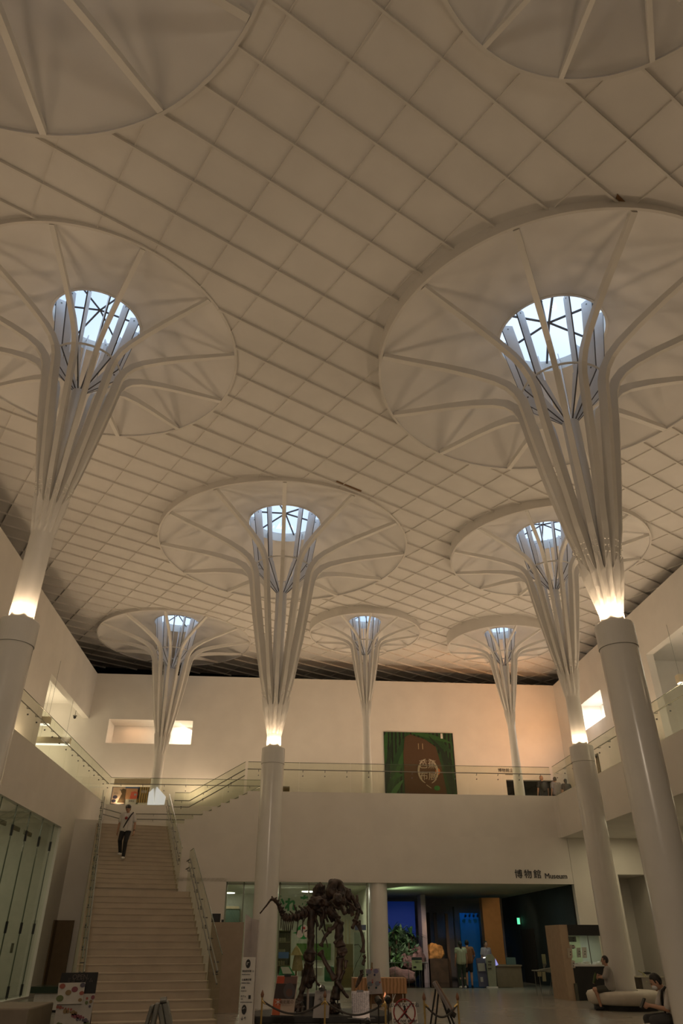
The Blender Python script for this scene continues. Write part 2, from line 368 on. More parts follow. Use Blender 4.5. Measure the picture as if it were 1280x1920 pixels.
# ------------------------------------------------------------ the tree columns
PROF = [(.985, .012), (.82, .045), (.655, .075), (.50, .112), (.385, .150), (.325, .185), (.285, .23), (.262, .285), (.25, .36), (.235, .47), (.185, .77), (.128, 1.08), (.084, 1.26)]
def tree(key, label, phase=0, litring=False):
    x, y, R, h, coll, base = TREES[key]; c = (x, y)
    t = thing('tree_column', label, 'column', (x, y, base), 'white tree shaped columns holding round canopies')
    zs = h - 1.49 * R; zn = h - 1.26 * R; zc = 6.92; rs = .235 if R > 3 else .17
    bm = B()
    if coll:
        lathe(bm, [(.36, 0), (.36, zc - .50)], c, 48); mk('shaft', bm, 'column', t, True)
        bm = B(); lathe(bm, [(.35, zc - .52), (.352, zc - .49), (.375, zc - .49), (.375, zc - .02), (.365, zc), (.335, zc), (.335, zc - .22), (.2, zc - .22)], c, 48); mk('collar', bm, 'collar', t, False, [('EDGE_SPLIT', {})])
        bm = B(); lathe(bm, [(rs, zc - .25), (rs, zs + .02)], c, 40); mk('stem', bm, 'paint', t, True)
    else:
        lathe(bm, [(rs + .05, base), (rs + .05, base + .35), (rs, zs - 1.0), (rs, zs + .02)], c, 40); mk('stem', bm, 'paint', t, True)
    # fluted skirt joining the ribs above the stem, with a notched top edge
    bm = B(); rows = []; N = 12
    for f in (0, .25, .5, .75, 1):
        row = []
        for i in range(2 * N):
            a = 2 * PI * i / (2 * N); ribv = i % 2 == 0
            ro = rs + .004 + (.102 * R - rs) * f; rr = ro if ribv else ro - (.004 + .060 * f) * R * .5
            zz = zs + (zn - zs) * f + ((.035 * R if ribv else -.035 * R) if f == 1 else 0)
            row.append(bm.verts.new((x + rr * math.cos(a), y + rr * math.sin(a), zz)))
        rows.append(row)
    for a, b in zip(rows, rows[1:]):
        for i in range(2 * N): bm.faces.new((a[i], a[(i + 1) % (2 * N)], b[(i + 1) % (2 * N)], b[i]))
    mk('fluted_skirt', bm, 'paint', t, False, [('SOLIDIFY', {'thickness': .012, 'offset': -1})])
    zh = h - .405 * R; rc = .043 * R
    bm = B(); lathe(bm, [(rs * .8, zs), (rc, zn), (rc, zh), (0.001, zh)], c, 24); mk('core_tube', bm, 'paint', t, True)
    th = .026 * R + .01; dp = .042 * R + .03
    for i in range(N):
        a = 2 * PI * i / N + phase; e = Vector((math.cos(a), math.sin(a), 0)); s = Vector((-e.y, e.x, 0)); O = Vector((x, y, 0))
        pts = [O + e * (r * R) + Z * (h - d * R) for r, d in PROF] + [O + e * (.056 * R) + Z * (h - 1.34 * R)]
        path = []
        for j, p in enumerate(pts):
            tg = (pts[min(j + 1, len(pts) - 1)] - pts[max(j - 1, 0)]).normalized(); nr = tg.cross(s); 
            if nr.dot(Z - e * 1.0) < 0: nr = -nr
            f = j / (len(pts) - 1); dd = dp * (.55 + .45 * min(1, j / 5)) if j < len(pts) - 2 else (dp * .8 if j == len(pts) - 2 else dp * .5)
            path.append((p, nr, dd))
        bm = sweep(B(), path, s, th)
        rb = mk('rib', bm, 'paint', t)
        if key in ('R', 'C', 'R2', 'L'):   # bolt heads near the splice
            for k in range(3):
                for q in (-1, 1):
                    p = pts[-3].lerp(pts[-2], .45 + .16 * k); nr = path[-2][1]
                    mk('bolt', ball(B(), p + s * q * th * .28 - nr * .006, .018, 6), 'paint', rb)
        # lit blade between oculus and hub
        r0, z0 = .294 * R, h + .236 * R + .26; r1, z1 = .214 * R, h - .19 * R; r2, z2 = .03 * R, zh + .01
        P0, P1, P2 = (O + e * r + Z * z for r, z in ((r0, z0), (r1, z1), (r2, z2)))
        w0 = .070 * R; w1 = .058 * R; w2 = .014 * R
        path = [(P0, -e, w0), (P1, (-e - Z * .0).normalized(), w1), (P1.lerp(P2, .12), (-e * .8 + Z * .6).normalized(), w1), (P2, (-e * .5 + Z * .85).normalized(), w2)]
        b = mk('blade', sweep(B(), path, s, .022), 'blade', t)
        mk('dark_edge', sweep(B(), [(q_[0] - q_[1] * .012, q_[1], .011) for q_ in path], s, .03), 'frame', b)
        if R > 3:
            for p in (P0.lerp(P1, .06) - e * w0 * .5, P0.lerp(P1, .93) - e * w1 * .5): mk('bolt', tube(B(), [p - s * .02, p + s * .02], .022, 8), 'steel', b)
    bm = B(); rr = .222 * R; lathe(bm, [(rr, h - .19 * R), (rr + .03, h - .19 * R), (rr + .03, h - .19 * R + .045), (rr, h - .19 * R + .045)], c, 60, True); mk('tie_ring', bm, 'paint', t)
    # canopy: shallow funnel from rim to oculus
    bm = B(); pr = []
    for k in range(17):
        f = k / 16; r = R * (.295 + .705 * f); pr.append((r, h + .236 * R * (1 - f ** 1.35) + .012))
    lathe(bm, pr, c, 96); mk('canopy', bm, 'canopy', t, True)
    bm = B(); lathe(bm, [(R - .05, h - .03), (R + .012, h - .03), (R + .012, h + .9), (R - .02, h + .9), (R - .02, h + .01), (R - .05, h + .01)], c, 96, True); mk('rim', bm, 'beam', t)
    # skylight: shaft, glazing and its bars
    r = .295 * R; zo = h + .236 * R
    bm = B(); lathe(bm, [(r, zo - .015), (r + .06, zo - .015), (r + .06, zo + .36), (r, zo + .36)], c, 60, True); mk('skylight_shaft', bm, 'paint', t)
    bm = B(); ap = bm.verts.new((x, y, zo + .50)); rg = [bm.verts.new((x + r * math.cos(PI * i / 3 + phase + .26), y + r * math.sin(PI * i / 3 + phase + .26), zo + .40)) for i in range(6)]
    n6 = 36; rg = [bm.verts.new((x + r * math.cos(2 * PI * i / n6), y + r * math.sin(2 * PI * i / n6), zo + .30)) for i in range(n6)]
    for i in range(n6): bm.faces.new((ap, rg[i], rg[(i + 1) % n6]))
    bmesh.ops.delete(bm, geom=[v for v in bm.verts if not v.link_faces], context='VERTS')
    sk = mk('skylight_glass', bm, 'skyglass', t)
    for i in range(6):
        a = PI * i / 3 + .26; e = Vector((math.cos(a), math.sin(a), 0)); bm = B()
        tube(bm, [(x, y, zo + .48), (x + r * e.x, y + r * e.y, zo + .29)], .028 * R / 4, 6); mk('glazing_bar', bm, 'frame', sk)
    if coll:
        pw = {'TL': 20, 'TR': 20}.get(key, 42)
        for i in range(6):
            a = PI / 6 + PI / 3 * i
            lamp('uplight', 'SPOT', (x + .355 * math.cos(a), y + .355 * math.sin(a), zc + .02), pw * 1.1, WARM, .03, (x + 1.6 * math.cos(a), y + 1.6 * math.sin(a), zc + 4), angle=165, blend=.5)
    return t
tree('C', 'white tree column in the centre of the hall, nearest behind the skeleton')
tree('R', 'largest white tree column at the right, in front of the seated man with a mask')
tree('L', 'white tree column cut off by the left edge of the photo, its collar glowing')
tree('R2', 'white tree column rising out of the round bench at the right')
tree('L2', 'white tree column on the upper floor behind the landing, beside the posters')
tree('M', 'small white tree column on the upper floor just left of the green banner')
tree('R3', 'small white tree column on the upper floor right of the banner, in orange light')
tree('TL', 'white tree canopy cut off by the top left corner of the photo')
tree('TR', 'white tree canopy cut off by the top right corner of the photo')

# ------------------------------------------------------------ stairs
DS = Vector((-.238, .971, 0)).normalized(); NSV = Vector((DS.y, -DS.x, 0)); WID = 2.66
TOPR = Vector((-4.5, 30.6, 0))      # right end of the topmost nosing
RIS = .1535; TRD = .35
def sp(s, w):                         # s metres down from the top, w across from the right side
    p = TOPR - DS * s - NSV * w; return p
def flight(name, s0, ztop, n, jog, label=None):
    bm = B()
    for k in range(n):
        zt = ztop - (k + 1) * RIS; a = s0 + k * TRD; b = a + TRD
        q = [sp(a, WID), sp(a, -jog), sp(b, -jog), sp(b, WID)]
        slab(bm, [(v.x, v.y) for v in q], 0, zt)
        slab(bm, [(v.x, v.y) for v in (sp(b - .01, WID), sp(b - .01, -jog), sp(b + .014, -jog), sp(b + .014, WID))], zt - .022, zt - .001)
    return bm
n1 = 18; MIDZ = LAND - n1 * RIS; s_mid0 = (n1 - 1) * TRD; s_mid1 = s_mid0 + 1.35
st = thing('staircase', 'wide pale stone staircase climbing to the landing at the left', 'stairs', (-2.5, 22, 0))
mk('upper_flight', flight('u', 0, LAND, n1, 0), 'stone', st)
bm = B(); q = [sp(s_mid0, WID), sp(s_mid0, -.2), sp(s_mid1, -.2), sp(s_mid1, WID)]; slab(bm, [(v.x, v.y) for v in q], 0, MIDZ); mk('mid_landing', bm, 'stone', st)
n2 = int(round(MIDZ / RIS)); mk('lower_flight', flight('l', s_mid1, MIDZ, n2, .2), 'stone', st)
bm = B(); slab(bm, [(XL, 34.4), (-3.85, 34.4), (-3.85, GY), (-4.5, GY), (sp(0, WID).x, sp(0, WID).y), (XL, 29.75)], 5.2, LAND); slab(bm, [(XL, 30.6), (-4.62, 30.6), (-4.55, GY), (sp(0, WID).x, sp(0, WID).y), (XL, 29.75)], 0, 5.2); mk('top_landing', bm, 'wall', st)
t2 = thing('staircase', 'short flight from the landing up to the front gallery', 'stairs', (-2.5, 32.5, LAND))
bm = B()
for k in range(8):
    box(bm, (-3.85 + k * .344, GY, LAND + k * (F2 - LAND) / 8), (-1.095, 34.4, LAND + (k + 1) * (F2 - LAND) / 8))
mk('steps', bm, 'wall', t2)

# ------------------------------------------------------------ balustrades
def run_len(pts): return sum((b - a).length for a, b in zip(pts, pts[1:]))
def balustrade(label, pts, ztop, zbot, seg, rails, side, glass=True, brk=.9, group='glass balustrades', posts=False):
    """pts: floor line (3D, floor height in z); rails: heights; side: unit vector towards the rail side"""
    t = thing('glass_balustrade', label, 'balustrade', pts[0], group)
    for a, b in zip(pts, pts[1:]):
        L = (b - a).length; n = max(1, int(round(L / seg))); hz = Vector((b.x - a.x, b.y - a.y, 0)).normalized(); nr = Vector((-hz.y, hz.x, 0))
        for i in range(n):
            if not glass: break
            p = a.lerp(b, i / n) + (b - a).normalized() * .006; q = a.lerp(b, (i + 1) / n) - (b - a).normalized() * .006
            g = mk('glass_panel', poly3(B(), [p + Z * zbot, q + Z * zbot, q + Z * ztop, p + Z * ztop], .012), 'glass', t)
            mk('panel_edge', tube(B(), [p + Z * ztop, q + Z * ztop], .011, 6), MT['edge'], g)
    for hgt in rails:
        o = side * .07
        mk('handrail', tube(B(), [p + o + Z * hgt for p in pts], .018, 8), 'steel', t)
    for a, b in zip(pts, pts[1:]):
        L = (b - a).length; n = max(1, int(L / brk))
        for i in range(n):
            p = a.lerp(b, (i + .5) / n)
            for hgt in rails: mk('bracket', tube(B(), [p - side * .03 + Z * (hgt - .07), p + side * .07 + Z * (hgt - .07), p + side * .07 + Z * (hgt - .01)], .013, 6), MT['frame'], t)
            mk('glass_clamp', tube(B(), [p + Z * .62 - side * .02, p + Z * .62 + side * .02], .024, 8), MT['frame'], t)
    return t
MT['edge'] = mat('dark glass edge', (.10, .13, .10), .2)
balustrade('glass balustrade with steel handrail along the left gallery', [Vector((XL + .03, -2, F2)), Vector((XL + .03, 34.4, F2))], 1.15, -.02, 1.95, [.87], -X)
balustrade('glass balustrade with handrail on the far gallery edge behind the landing', [Vector((XL + .03, 34.43, F2)), Vector((-1.05, 34.43, F2))], 1.15, -.02, 1.9, [.87], -Y)
balustrade('glass balustrade with handrail along the front gallery below the green banner', [Vector((-1.5, GY + .02, F2)), Vector((XR - .1, GY + .02, F2))], 1.15, -.02, 2.1, [.85], -Y)
balustrade('glass balustrade with steel handrail along the right gallery', [Vector((XR - .02, GY - .1, F2)), Vector((XR - .02, -2, F2))], 1.15, -.02, 1.95, [.87], X)
# stair sides
def sidept(s, w, z): p = sp(s, w); return Vector((p.x, p.y, z))
sl = RIS / TRD
balustrade('glass balustrade on the right side of the upper stair flight', [sidept(-.1, .05, LAND), sidept(s_mid0 + .3, .05, MIDZ + RIS)], 1.1, -.35, 1.6, [.86, .64], -NSV * -1 * -1, brk=1.0)
balustrade('glass balustrade on the right side of the lower stair flight', [sidept(s_mid0 + .6, -.17, MIDZ), sidept(s_mid1, -.17, MIDZ), sidept(s_mid1 + (n2 - .3) * TRD, -.17, RIS)], 1.15, -.3, 1.6, [.86, .64], -NSV, brk=1.0)
balustrade('glass balustrade on the left side of the upper stair flight', [sidept(-.1, WID - .05, LAND), sidept(s_mid0, WID - .05, MIDZ + RIS)], 1.1, -.3, 1.6, [.86, .64], NSV, brk=1.0)
balustrade('glass balustrade on the left side of the lower stair flight', [sidept(s_mid0, WID - .05, MIDZ), sidept(s_mid1, WID - .05, MIDZ), sidept(s_mid1 + (n2 - .3) * TRD, WID - .05, RIS)], 1.1, -.3, 1.6, [.86, .64], NSV, brk=1.0)
# second flight: glass and double rails on the hall side, rails on the far side
g = balustrade('glass balustrade and twin rails rising from the landing to the front gallery', [Vector((-4.35, GY + .02, LAND)), Vector((-3.75, GY + .02, LAND)), Vector((-1.6, GY + .02, F2))], 1.15, -.15, 2.4, [.86, .62], Y, brk=.9)
def railset(label, runs, rad=.02):
    t = thing('handrail_pair', label, 'handrail', runs[0][0], 'twin steel handrails')
    for r in runs: mk('handrail', tube(B(), r, rad, 8), 'steel', t)
    return t
r1 = railset('twin steel handrails along the landing back wall and up the short flight', [
    [Vector((-7.6, 33.0, LAND + h)), Vector((-7.1, 34.3, LAND + h)), Vector((-3.6, 34.3, LAND + h)), Vector((-1.0, 34.3, F2 + h)), Vector((-.5, 34.3, F2 + h))] for h in (.86, .64)])
for px_ in (-6.6, -5.7, -4.8, -4.0):
    for h in (.86, .64): mk('bracket', tube(B(), [(px_, 34.4, LAND + h - .06), (px_, 34.3, LAND + h - .06), (px_, 34.3, LAND + h)], .010, 6), 'steel', r1)
for px_, zf in ((-2.7, 5.95), (-1.75, 6.4), (-.8, F2)): mk('post', tube(B(), [(px_, 34.3, zf), (px_, 34.3, zf + .86)], .016, 6), 'steel', r1)

# ------------------------------------------------------------ lamps of the place, with added fill lights
for x, y, ax, pw in ((-9.0, 9, -4, 45), (-9.0, 18, -4, 108), (-9.0, 27, -4, 110), (12.6, 11, 8, 50), (12.6, 19, 8, 108), (12.6, 26, 8, 95), (-.5, 32.6, -.5, 85), (6.6, 32.6, 6.6, 80)):      # unseen area fills added on the galleries, softening the light on the ceiling
    lamp('gallery_fill', 'AREA', (x, y, F2 + .25), pw, WARM, (.5, 2.2), (ax, y - (.8 if y > 30 else 0), 14))
for key, pw in (('L2', 260), ('M', 170), ('R3', 170)):      # added fill spots near the upstairs columns, brightening canopies and far wall
    x, y, R, h, _, _ = TREES[key]
    for sx in (-1, 1): lamp('floor_fill', 'SPOT', (x + sx * 1.7, min(y + .6, 35.6), F2 + .12), pw * .5, WARM, .2, (x + sx * 1.2, y, 14), angle=165, blend=.6)
for x, y in ((-2.4, 7.5), (2.2, 7.5), (-4.6, 19), (3.6, 18.6), (2.2, 27), (8.2, 27.4)):      # unseen spots added below the ceiling to brighten the lower hall
    lamp('downlight', 'SPOT', (x, y, 13.6), 240 if y < 10 else 140, WARM, .12, (x, y + (4 if y < 10 else 0), 0), angle=150, blend=1)
WY = (1.0, .78, .48)
lamp('niche_lamp', 'AREA', (nicheR - .5, FARY + .8, nz1 - .04), 60, (1, .86, .66), (.8, .4), (nicheR - .9, FARY + .9, nz0))
lamp('niche_fill', 'AREA', (nicheL + 1.2, FARY + .8, nz1 - .04), 7, (1, .55, .28), (1.2, .4), (nicheL + 1.2, FARY + .9, nz0))  # second lamp added to tint the left of the niche orange
lamp('right_window_lamp', 'AREA', (WR + .65, (rw0 + rw1) / 2, rz1 - .04), 170, (1, .93, .85), (.5, 2.2), (WR + .8, (rw0 + rw1) / 2, rz0))
lamp('left_room_lamp', 'AREA', (-12.1, 34.0, 9.9), 70, (1, .84, .56), (2.5, 3), (-12.1, 35, 6.8))
lamp('left_room_uplight', 'AREA', (-12.1, 34.5, 9.95), 55, (1, .84, .56), (2, 3), (-12, 34.5, 12))
lamp('right_room_lamp', 'AREA', (16.8, 22, 10.2), 60, (1, .92, .72), (2, 4), (16.8, 22, 6.8))
lamp('right_room_uplight', 'AREA', (16.8, 22, 10.3), 50, (1, .92, .72), (2, 4), (16.8, 22, 12))
lamp('passage_lamp', 'AREA', (13.1, 22, 5.12), 60, (1, .84, .52), (1.2, 9), (13.1, 22, 0))
lamp('passage_lamp', 'AREA', (13.2, 28.6, 5.12), 26, (1, .84, .52), (1.2, 2), (13.2, 28.6, 0))
lamp('front_fill', 'AREA', (0, -5.5, 7.5), 130, (1, .80, .58), (4, 1.2), (0, 16, 0))  # unseen fill added behind the camera for surfaces facing it
lamp('front_fill_spot', 'SPOT', (0, -6, 8.5), 950, (1, .82, .62), .3, (0, 17, 0), angle=62, blend=.9)  # unseen spot added to the front fill, aimed low to spare the ceiling
lamp('orange_spot', 'SPOT', (13.9, 31.2, 9.6), 800, (1, .42, .14), .25, (10.4, 36.3, 11.6), angle=95, blend=.9)
# ------------------------------------------------------------ helpers for boards
def board(bm, px0, py0, px1, py1, y, th=.02):
    a = W(px0, py0, y=y); b = W(px1, py1, y=y); box(bm, (a.x, y, b.z), (b.x, y + th, a.z)); return a, b
def quad(bm, pts, y, th=.02):
    """upright plate facing the camera from image corners, all at distance y"""
    P = [W(p[0], p[1], y=y) for p in pts]; lo = [bm.verts.new(p) for p in P]; hi = [bm.verts.new(p + Y * th) for p in P]; n = len(P)
    bm.faces.new(lo); bm.faces.new(hi[::-1])
    for i in range(n): bm.faces.new((lo[i], hi[i], hi[(i + 1) % n], lo[(i + 1) % n]))
    return bm
def disc(bm, c, r, th=.01, n=24, axis=Y, ry=None):
    c = Vector(c); a = X if abs(axis.x) < .5 else Y; b = axis.cross(a).normalized()
    f = [bm.verts.new(c + a * r * math.cos(2 * PI * i / n) + b * (ry or r) * math.sin(2 * PI * i / n)) for i in range(n)]
    g = [bm.verts.new(v.co + axis * th) for v in f]; bm.faces.new(f); bm.faces.new(g[::-1])
    for i in range(n): bm.faces.new((f[i], g[i], g[(i + 1) % n], f[(i + 1) % n]))
    return bm
INK = cmat((.02, .022, .03), .6); WHT = cmat((.66, .64, .60), .7)

# ------------------------------------------------------------ the big wall banner
yb = FARY - .06
a = W(719, 1372, y=yb); b = W(848, 1372, y=yb); zb = F2 + .35
bx_, bX, zt = a.x, b.x, a.z
t = thing('exhibition_banner', 'large square green banner with brown cloth panel and white emblem on the far wall', 'banner', ((bx_ + bX) / 2, yb, zb))
box(bm := B(), (bx_, yb, zb), (bX, yb + .04, zt)); mk('backing', bm, mat('banana leaf green print', (.004, .018, .005), .6, var=.6, scale=1.6, col2=(.008, .04, .008), ntype='wave'), t)
bw, bh = bX - bx_, zt - zb
def bp(u, v, d=.01): return Vector((bx_ + u * bw, yb - d, zb + v * bh))
leaf = [cmat((.006, .045, .008), .5), cmat((.018, .085, .014), .5), cmat((.003, .018, .005), .5), cmat((.05, .15, .04), .5)]
random.seed(3)
LV = [((.0, .55), (.05, 1), .10, 1), ((.05, .0), (.35, 1), .13, 0), ((.0, .1), (.12, .9), .06, 2), ((.12, .3), (.42, .95), .07, 1), ((.02, .0), (.25, .35), .07, 3), ((.45, 1), (.98, .72), .10, 0), ((.40, .99), (.97, .86), .06, 1),
      ((.72, .75), (.9, .15), .16, 0), ((.8, .8), (.97, .0), .09, 2), ((.65, .95), (.99, .5), .05, 2), ((.08, .35), (.26, .42), .05, 1), ((.85, .02), (.99, .2), .04, 1), ((.2, .05), (.1, .22), .04, 3)]
for i, (p, q, w, m) in enumerate(LV):
    p, q = Vector(p), Vector(q); d = (q - p); n = Vector((-d.y, d.x)).normalized() * w; bm = B(); fr = []; fl = []
    for k in range(9):
        f = k / 8; s = math.sin(PI * min(.98, max(.03, f))) ** .7; c = p + d * f + n * .3 * math.sin(PI * f)
        for arr, sg in ((fr, 1), (fl, -1)):
            e = c + n * s * .5 * sg; arr.append(bm.verts.new(bp(min(1, max(0, e.x)), min(1, max(0, e.y)), .006 + .001 * i)))
    for k in range(8): bm.faces.new((fr[k], fr[k + 1], fl[k + 1], fl[k]))
    mk('leaf_print', bm, leaf[m], t)
bm = B(); bm.faces.new([bm.verts.new(bp(u, v, .022)) for u, v in ((.27, 0), (.27, .72), (.30, .93), (.38, .97), (.60, .90), (.74, .80), (.80, .55), (.88, 0))])
cloth = mk('cloth_print', bm, mat('brown woven cloth print', (.075, .040, .018), .8, var=.12, scale=30, ntype='wave'), t)
gold = cmat((.34, .30, .22), .6)
cu_, cv_ = .605, .47; ctr = bp(cu_, cv_, .03)
for a0, a1 in ((100, 250), (290, 440), (255, 285)):
    bm = B(); pts = []
    for k in range(15):
        an = math.radians(a0 + (a1 - a0) * k / 14); R_ = .14 * bw
        pts.append(ctr + X * R_ * .95 * math.cos(an) + Z * R_ * 1.18 * math.sin(an))
    if a0 != 255: tube(bm, pts, [.02 + .035 * math.sin(PI * k / 14) for k in range(15)], 6)
    else: tube(bm, [ctr + Vector((-.12, 0, -.64)), ctr + Vector((.12, 0, -.80))], .018, 6); 
    mk('wreath', bm, gold, t)
mk('title_text', textbm('芭蕉', .44, bp(cu_, cv_ + .085, .035), X, Z, .01), gold, t)
mk('title_text', textbm('布展', .44, bp(cu_, cv_ - .07, .035), X, Z, .01), gold, t)
mk('vertical_text', textbm('11', .42, bp(.52, .80, .035), X, Z, .01), cmat((.30, .22, .12)), t)
mk('date_text', textbm('10.1 - 12.1', .26, bp(.60, .05, .035), X, Z, .01), gold, t)
mk('small_text', textbm('沖縄県立博物館・美術館  特別展示室', .10, bp(.60, .12, .035), X, Z, .01), gold, t)
mk('white_tag', box(B(), tuple(bp(.82, .92, .03)), tuple(bp(.85, .99, .02))), WHT, t)
mk('leaf_emblem', ball(B(), bp(.745, .47, .03), (.13, .015, .16), 10), cmat((.45, .13, .03)), t)
mk('leaf_emblem', ball(B(), bp(.72, .25, .03), (.16, .015, .12), 10), cmat((.03, .16, .03)), t)

# ------------------------------------------------------------ posters on the landing, lit panels at the column base
yp = 35.35
def poster(label, c4, y, parts, border=None, group=None, legs=False):
    A = W(*c4[0], y=y); Bc = W(*c4[1], y=y); t = thing('poster', label, 'poster', ((A.x + Bc.x) / 2, y, Bc.z), group)
    w, h = Bc.x - A.x, A.z - Bc.z
    mk('sheet', box(B(), (A.x, y, Bc.z), (Bc.x, y + .02, A.z)), border or WHT, t)
    for i, (nm, kind, u, v, uu, vv, m) in enumerate(parts):
        P = Vector((A.x + u * w, y - .004 - .002 * i, Bc.z + v * h))
        if kind == 'r': bm = box(B(), (P.x, P.y, P.z), (A.x + uu * w, y - .001, Bc.z + vv * h))
        elif kind == 'o': bm = disc(B(), P, uu * w, .004, 20, Y, vv * h)
        elif kind == 't': bm = textbm(uu, vv * h, P, X, Z, .003)
        elif kind == 'p': bm = B(); bm.faces.new([bm.verts.new((A.x + a_ * w, P.y, Bc.z + b_ * h)) for a_, b_ in uu])
        mk(nm, bm, m, t)
    return t, A, Bc, w, h
poster('cream poster with a brown pot figure and two dark discs, leftmost on the upper floor', ((211, 1475), (234, 1508)), yp, [
    ('ground', 'r', .05, .03, .95, .97, cmat((.75, .55, .42))), ('pot_figure', 'p', 0, 0, [(.45, .08), (.95, .08), (.95, .85), (.75, .9), (.6, .82), (.62, .7), (.7, .6), (.55, .3)], 0, cmat((.12, .07, .03))),
    ('round_print', 'o', .28, .40, .16, .10, cmat((.06, .05, .10))), ('round_print', 'o', .22, .18, .15, .09, cmat((.06, .05, .10))), ('caption', 't', .3, .62, 'SPECIAL', .07, INK)], cmat((.05, .04, .08)))
poster('poster with an orange and red print under a blue strip, middle of the three upstairs', ((235, 1475), (258, 1508)), yp, [
    ('ground', 'r', .02, .28, .98, .9, cmat((.62, .32, .16))), ('blue_strip', 'r', .02, .9, .98, .99, cmat((.08, .15, .32))), ('red_print', 'p', 0, 0, [(.4, .3), (.45, .7), (.7, .74), (.92, .66), (.88, .32)], 0, cmat((.70, .12, .07))),
    ('round_print', 'o', .75, .55, .09, .06, cmat((.35, .35, .38))), ('caption', 't', .55, .16, '芭蕉布', .11, INK)])
poster('mustard brown poster with diagonal leaves, next to the column on the upper floor', ((259, 1475), (279, 1508)), yp, [
    ('ground', 'r', .02, .08, .98, .98, mat('mustard leaf print', (.22, .13, .03), .7, var=.5, scale=3, ntype='wave', col2=(.34, .22, .06))), ('caption', 't', .5, .7, '琉球', .18, WHT)])
bm = B(); quad(bm, [(215, 1460), (283, 1460), (282, 1472), (213, 1472)], yp + .12, .03); tag(mk('display_board', bm, cmat((.50, .40, .28))), 'tan display board standing above and behind the row of upstairs posters', 'board')
lp = thing('folding_screen', 'white folding screen glowing beside the upstairs column at the landing', 'panel', tuple(W(295, 1508, y=34.7)))
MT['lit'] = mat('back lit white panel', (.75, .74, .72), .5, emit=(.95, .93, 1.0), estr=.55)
def fold(pts3):
    bm = B(); v = [bm.verts.new(p) for p in pts3]; bm.faces.new(v); return bm
def vp(px, py, y): return W(px, py, y=y)
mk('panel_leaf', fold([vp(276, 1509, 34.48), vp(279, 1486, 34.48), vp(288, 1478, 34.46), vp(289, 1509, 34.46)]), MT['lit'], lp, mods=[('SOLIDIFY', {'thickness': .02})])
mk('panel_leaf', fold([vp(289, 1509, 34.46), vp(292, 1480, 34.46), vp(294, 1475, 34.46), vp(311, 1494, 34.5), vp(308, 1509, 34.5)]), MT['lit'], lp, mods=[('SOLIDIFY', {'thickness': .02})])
mk('text_line', textbm('美術館', .12, W(1, 1, y=1) * 0 + Vector((KX(-.75), FARY - .01, KZ(8.45))), X, Z, .01), INK, tag_parent := thing('wall_sign', 'tiny dark lettering above the alcove behind the central column', 'sign', (KX(-.7), FARY - .02, KZ(8.3)))); 
mk('text_line', textbm('Gallery', .08, Vector((KX(-.75), FARY - .01, KZ(8.32))), X, Z, .01), INK, tag_parent)
s2 = thing('wall_sign', 'small dark lettering above the upstairs exhibition doorway', 'sign', (KX(11.6), FARY - .02, KZ(9.0)))
mk('text_line', textbm('博物館企画展', .20, Vector((KX(11.7), FARY - .01, KZ(9.2))), X, Z, .01), INK, s2); mk('text_line', textbm('Exhibition', .12, Vector((KX(11.7), FARY - .01, KZ(9.02))), X, Z, .01), INK, s2)
# Museum sign over the lintel
ms = thing('museum_sign', 'dark lettering reading Museum in Japanese and English above the entrance', 'sign', (10.4, GY - .01, 3.9))
h1 = W(990, 1640, y=GY); h2 = W(1041, 1643, y=GY)
for i, ch in enumerate('博物館'): mk('letter', textbm(ch, .33, (W(972 + i * 17.6, 1641, y=GY).x, GY - .012, h1.z), X, Z, .02), INK, ms)
mk('lettering', textbm('Museum', .27, (W(1042, 1643.5, y=GY).x, GY - .012, h2.z), X, Z, .02), INK, ms)
# security camera and pendant lamps upstairs
cp = W(140, 1345, y=FARY - .5); t = thing('security_camera', 'small dark dome camera hanging in the left upstairs opening', 'camera', tuple(cp))
mk('dome', ball(B(), cp, .07, 12), 'black', t); mk('drop_pole', tube(B(), [cp + Z * .02, (cp.x, cp.y, 11.78)], .012, 6), 'steel', t); mk('collar', tube(B(), [cp + Z * .05, cp + Z * .09], .1, 12), 'steel', t)
MT['tubelight'] = mat('lit diffuser', (.9, .9, .9), .5, emit=(1, .95, .85), estr=1.4)
def pendant(label, px0, px1, py, y, wires=2):
    a = W(px0, py, y=y); b = W(px1, py, y=y); t = thing('pendant_lamp', label, 'lamp', ((a.x + b.x) / 2, y, a.z), 'box pendant lamps in the upper rooms')
    mk('housing', box(B(), (a.x, y - .12, a.z + .02), (b.x, y + .12, a.z + .30)), cmat((.55, .48, .34)), t); mk('diffuser', box(B(), (a.x + .02, y - .1, a.z - .02), (b.x - .02, y + .1, a.z + .02)), 'tubelight', t)
    for f in (.15, .85): mk('wire', tube(B(), [(a.x + (b.x - a.x) * f, y, a.z + .3), (a.x + (b.x - a.x) * f, y, 11.85)], .006, 5), 'steel', t)
pendant('long pendant lamp in the left upstairs opening, the nearer lower one', 62, 131, 1395, 33.2)
pendant('short pendant lamp in the left upstairs opening, the higher one', 60, 93, 1358, 30.0)
pendant('pendant lamp cut off by the right edge inside the right upstairs opening', 1271, 1310, 1281, 24.0)
t = thing('wall_hatch', 'small dark upright hatch with a knob on the right gallery wall', 'hatch', tuple(W(1122, 1430, x=WR - .02)))
p0 = W(1115, 1415, x=WR - .03); p1 = W(1126, 1448, x=WR - .03)
mk('panel', box(B(), (WR - .04, min(p0.y, p1.y), p1.z), (WR, max(p0.y, p1.y), p0.z)), cmat((.16, .14, .10)), t); mk('knob', ball(B(), (WR - .06, (p0.y + p1.y) / 2, (p0.z + p1.z) / 2 + .3), .07, 10), 'black', t)

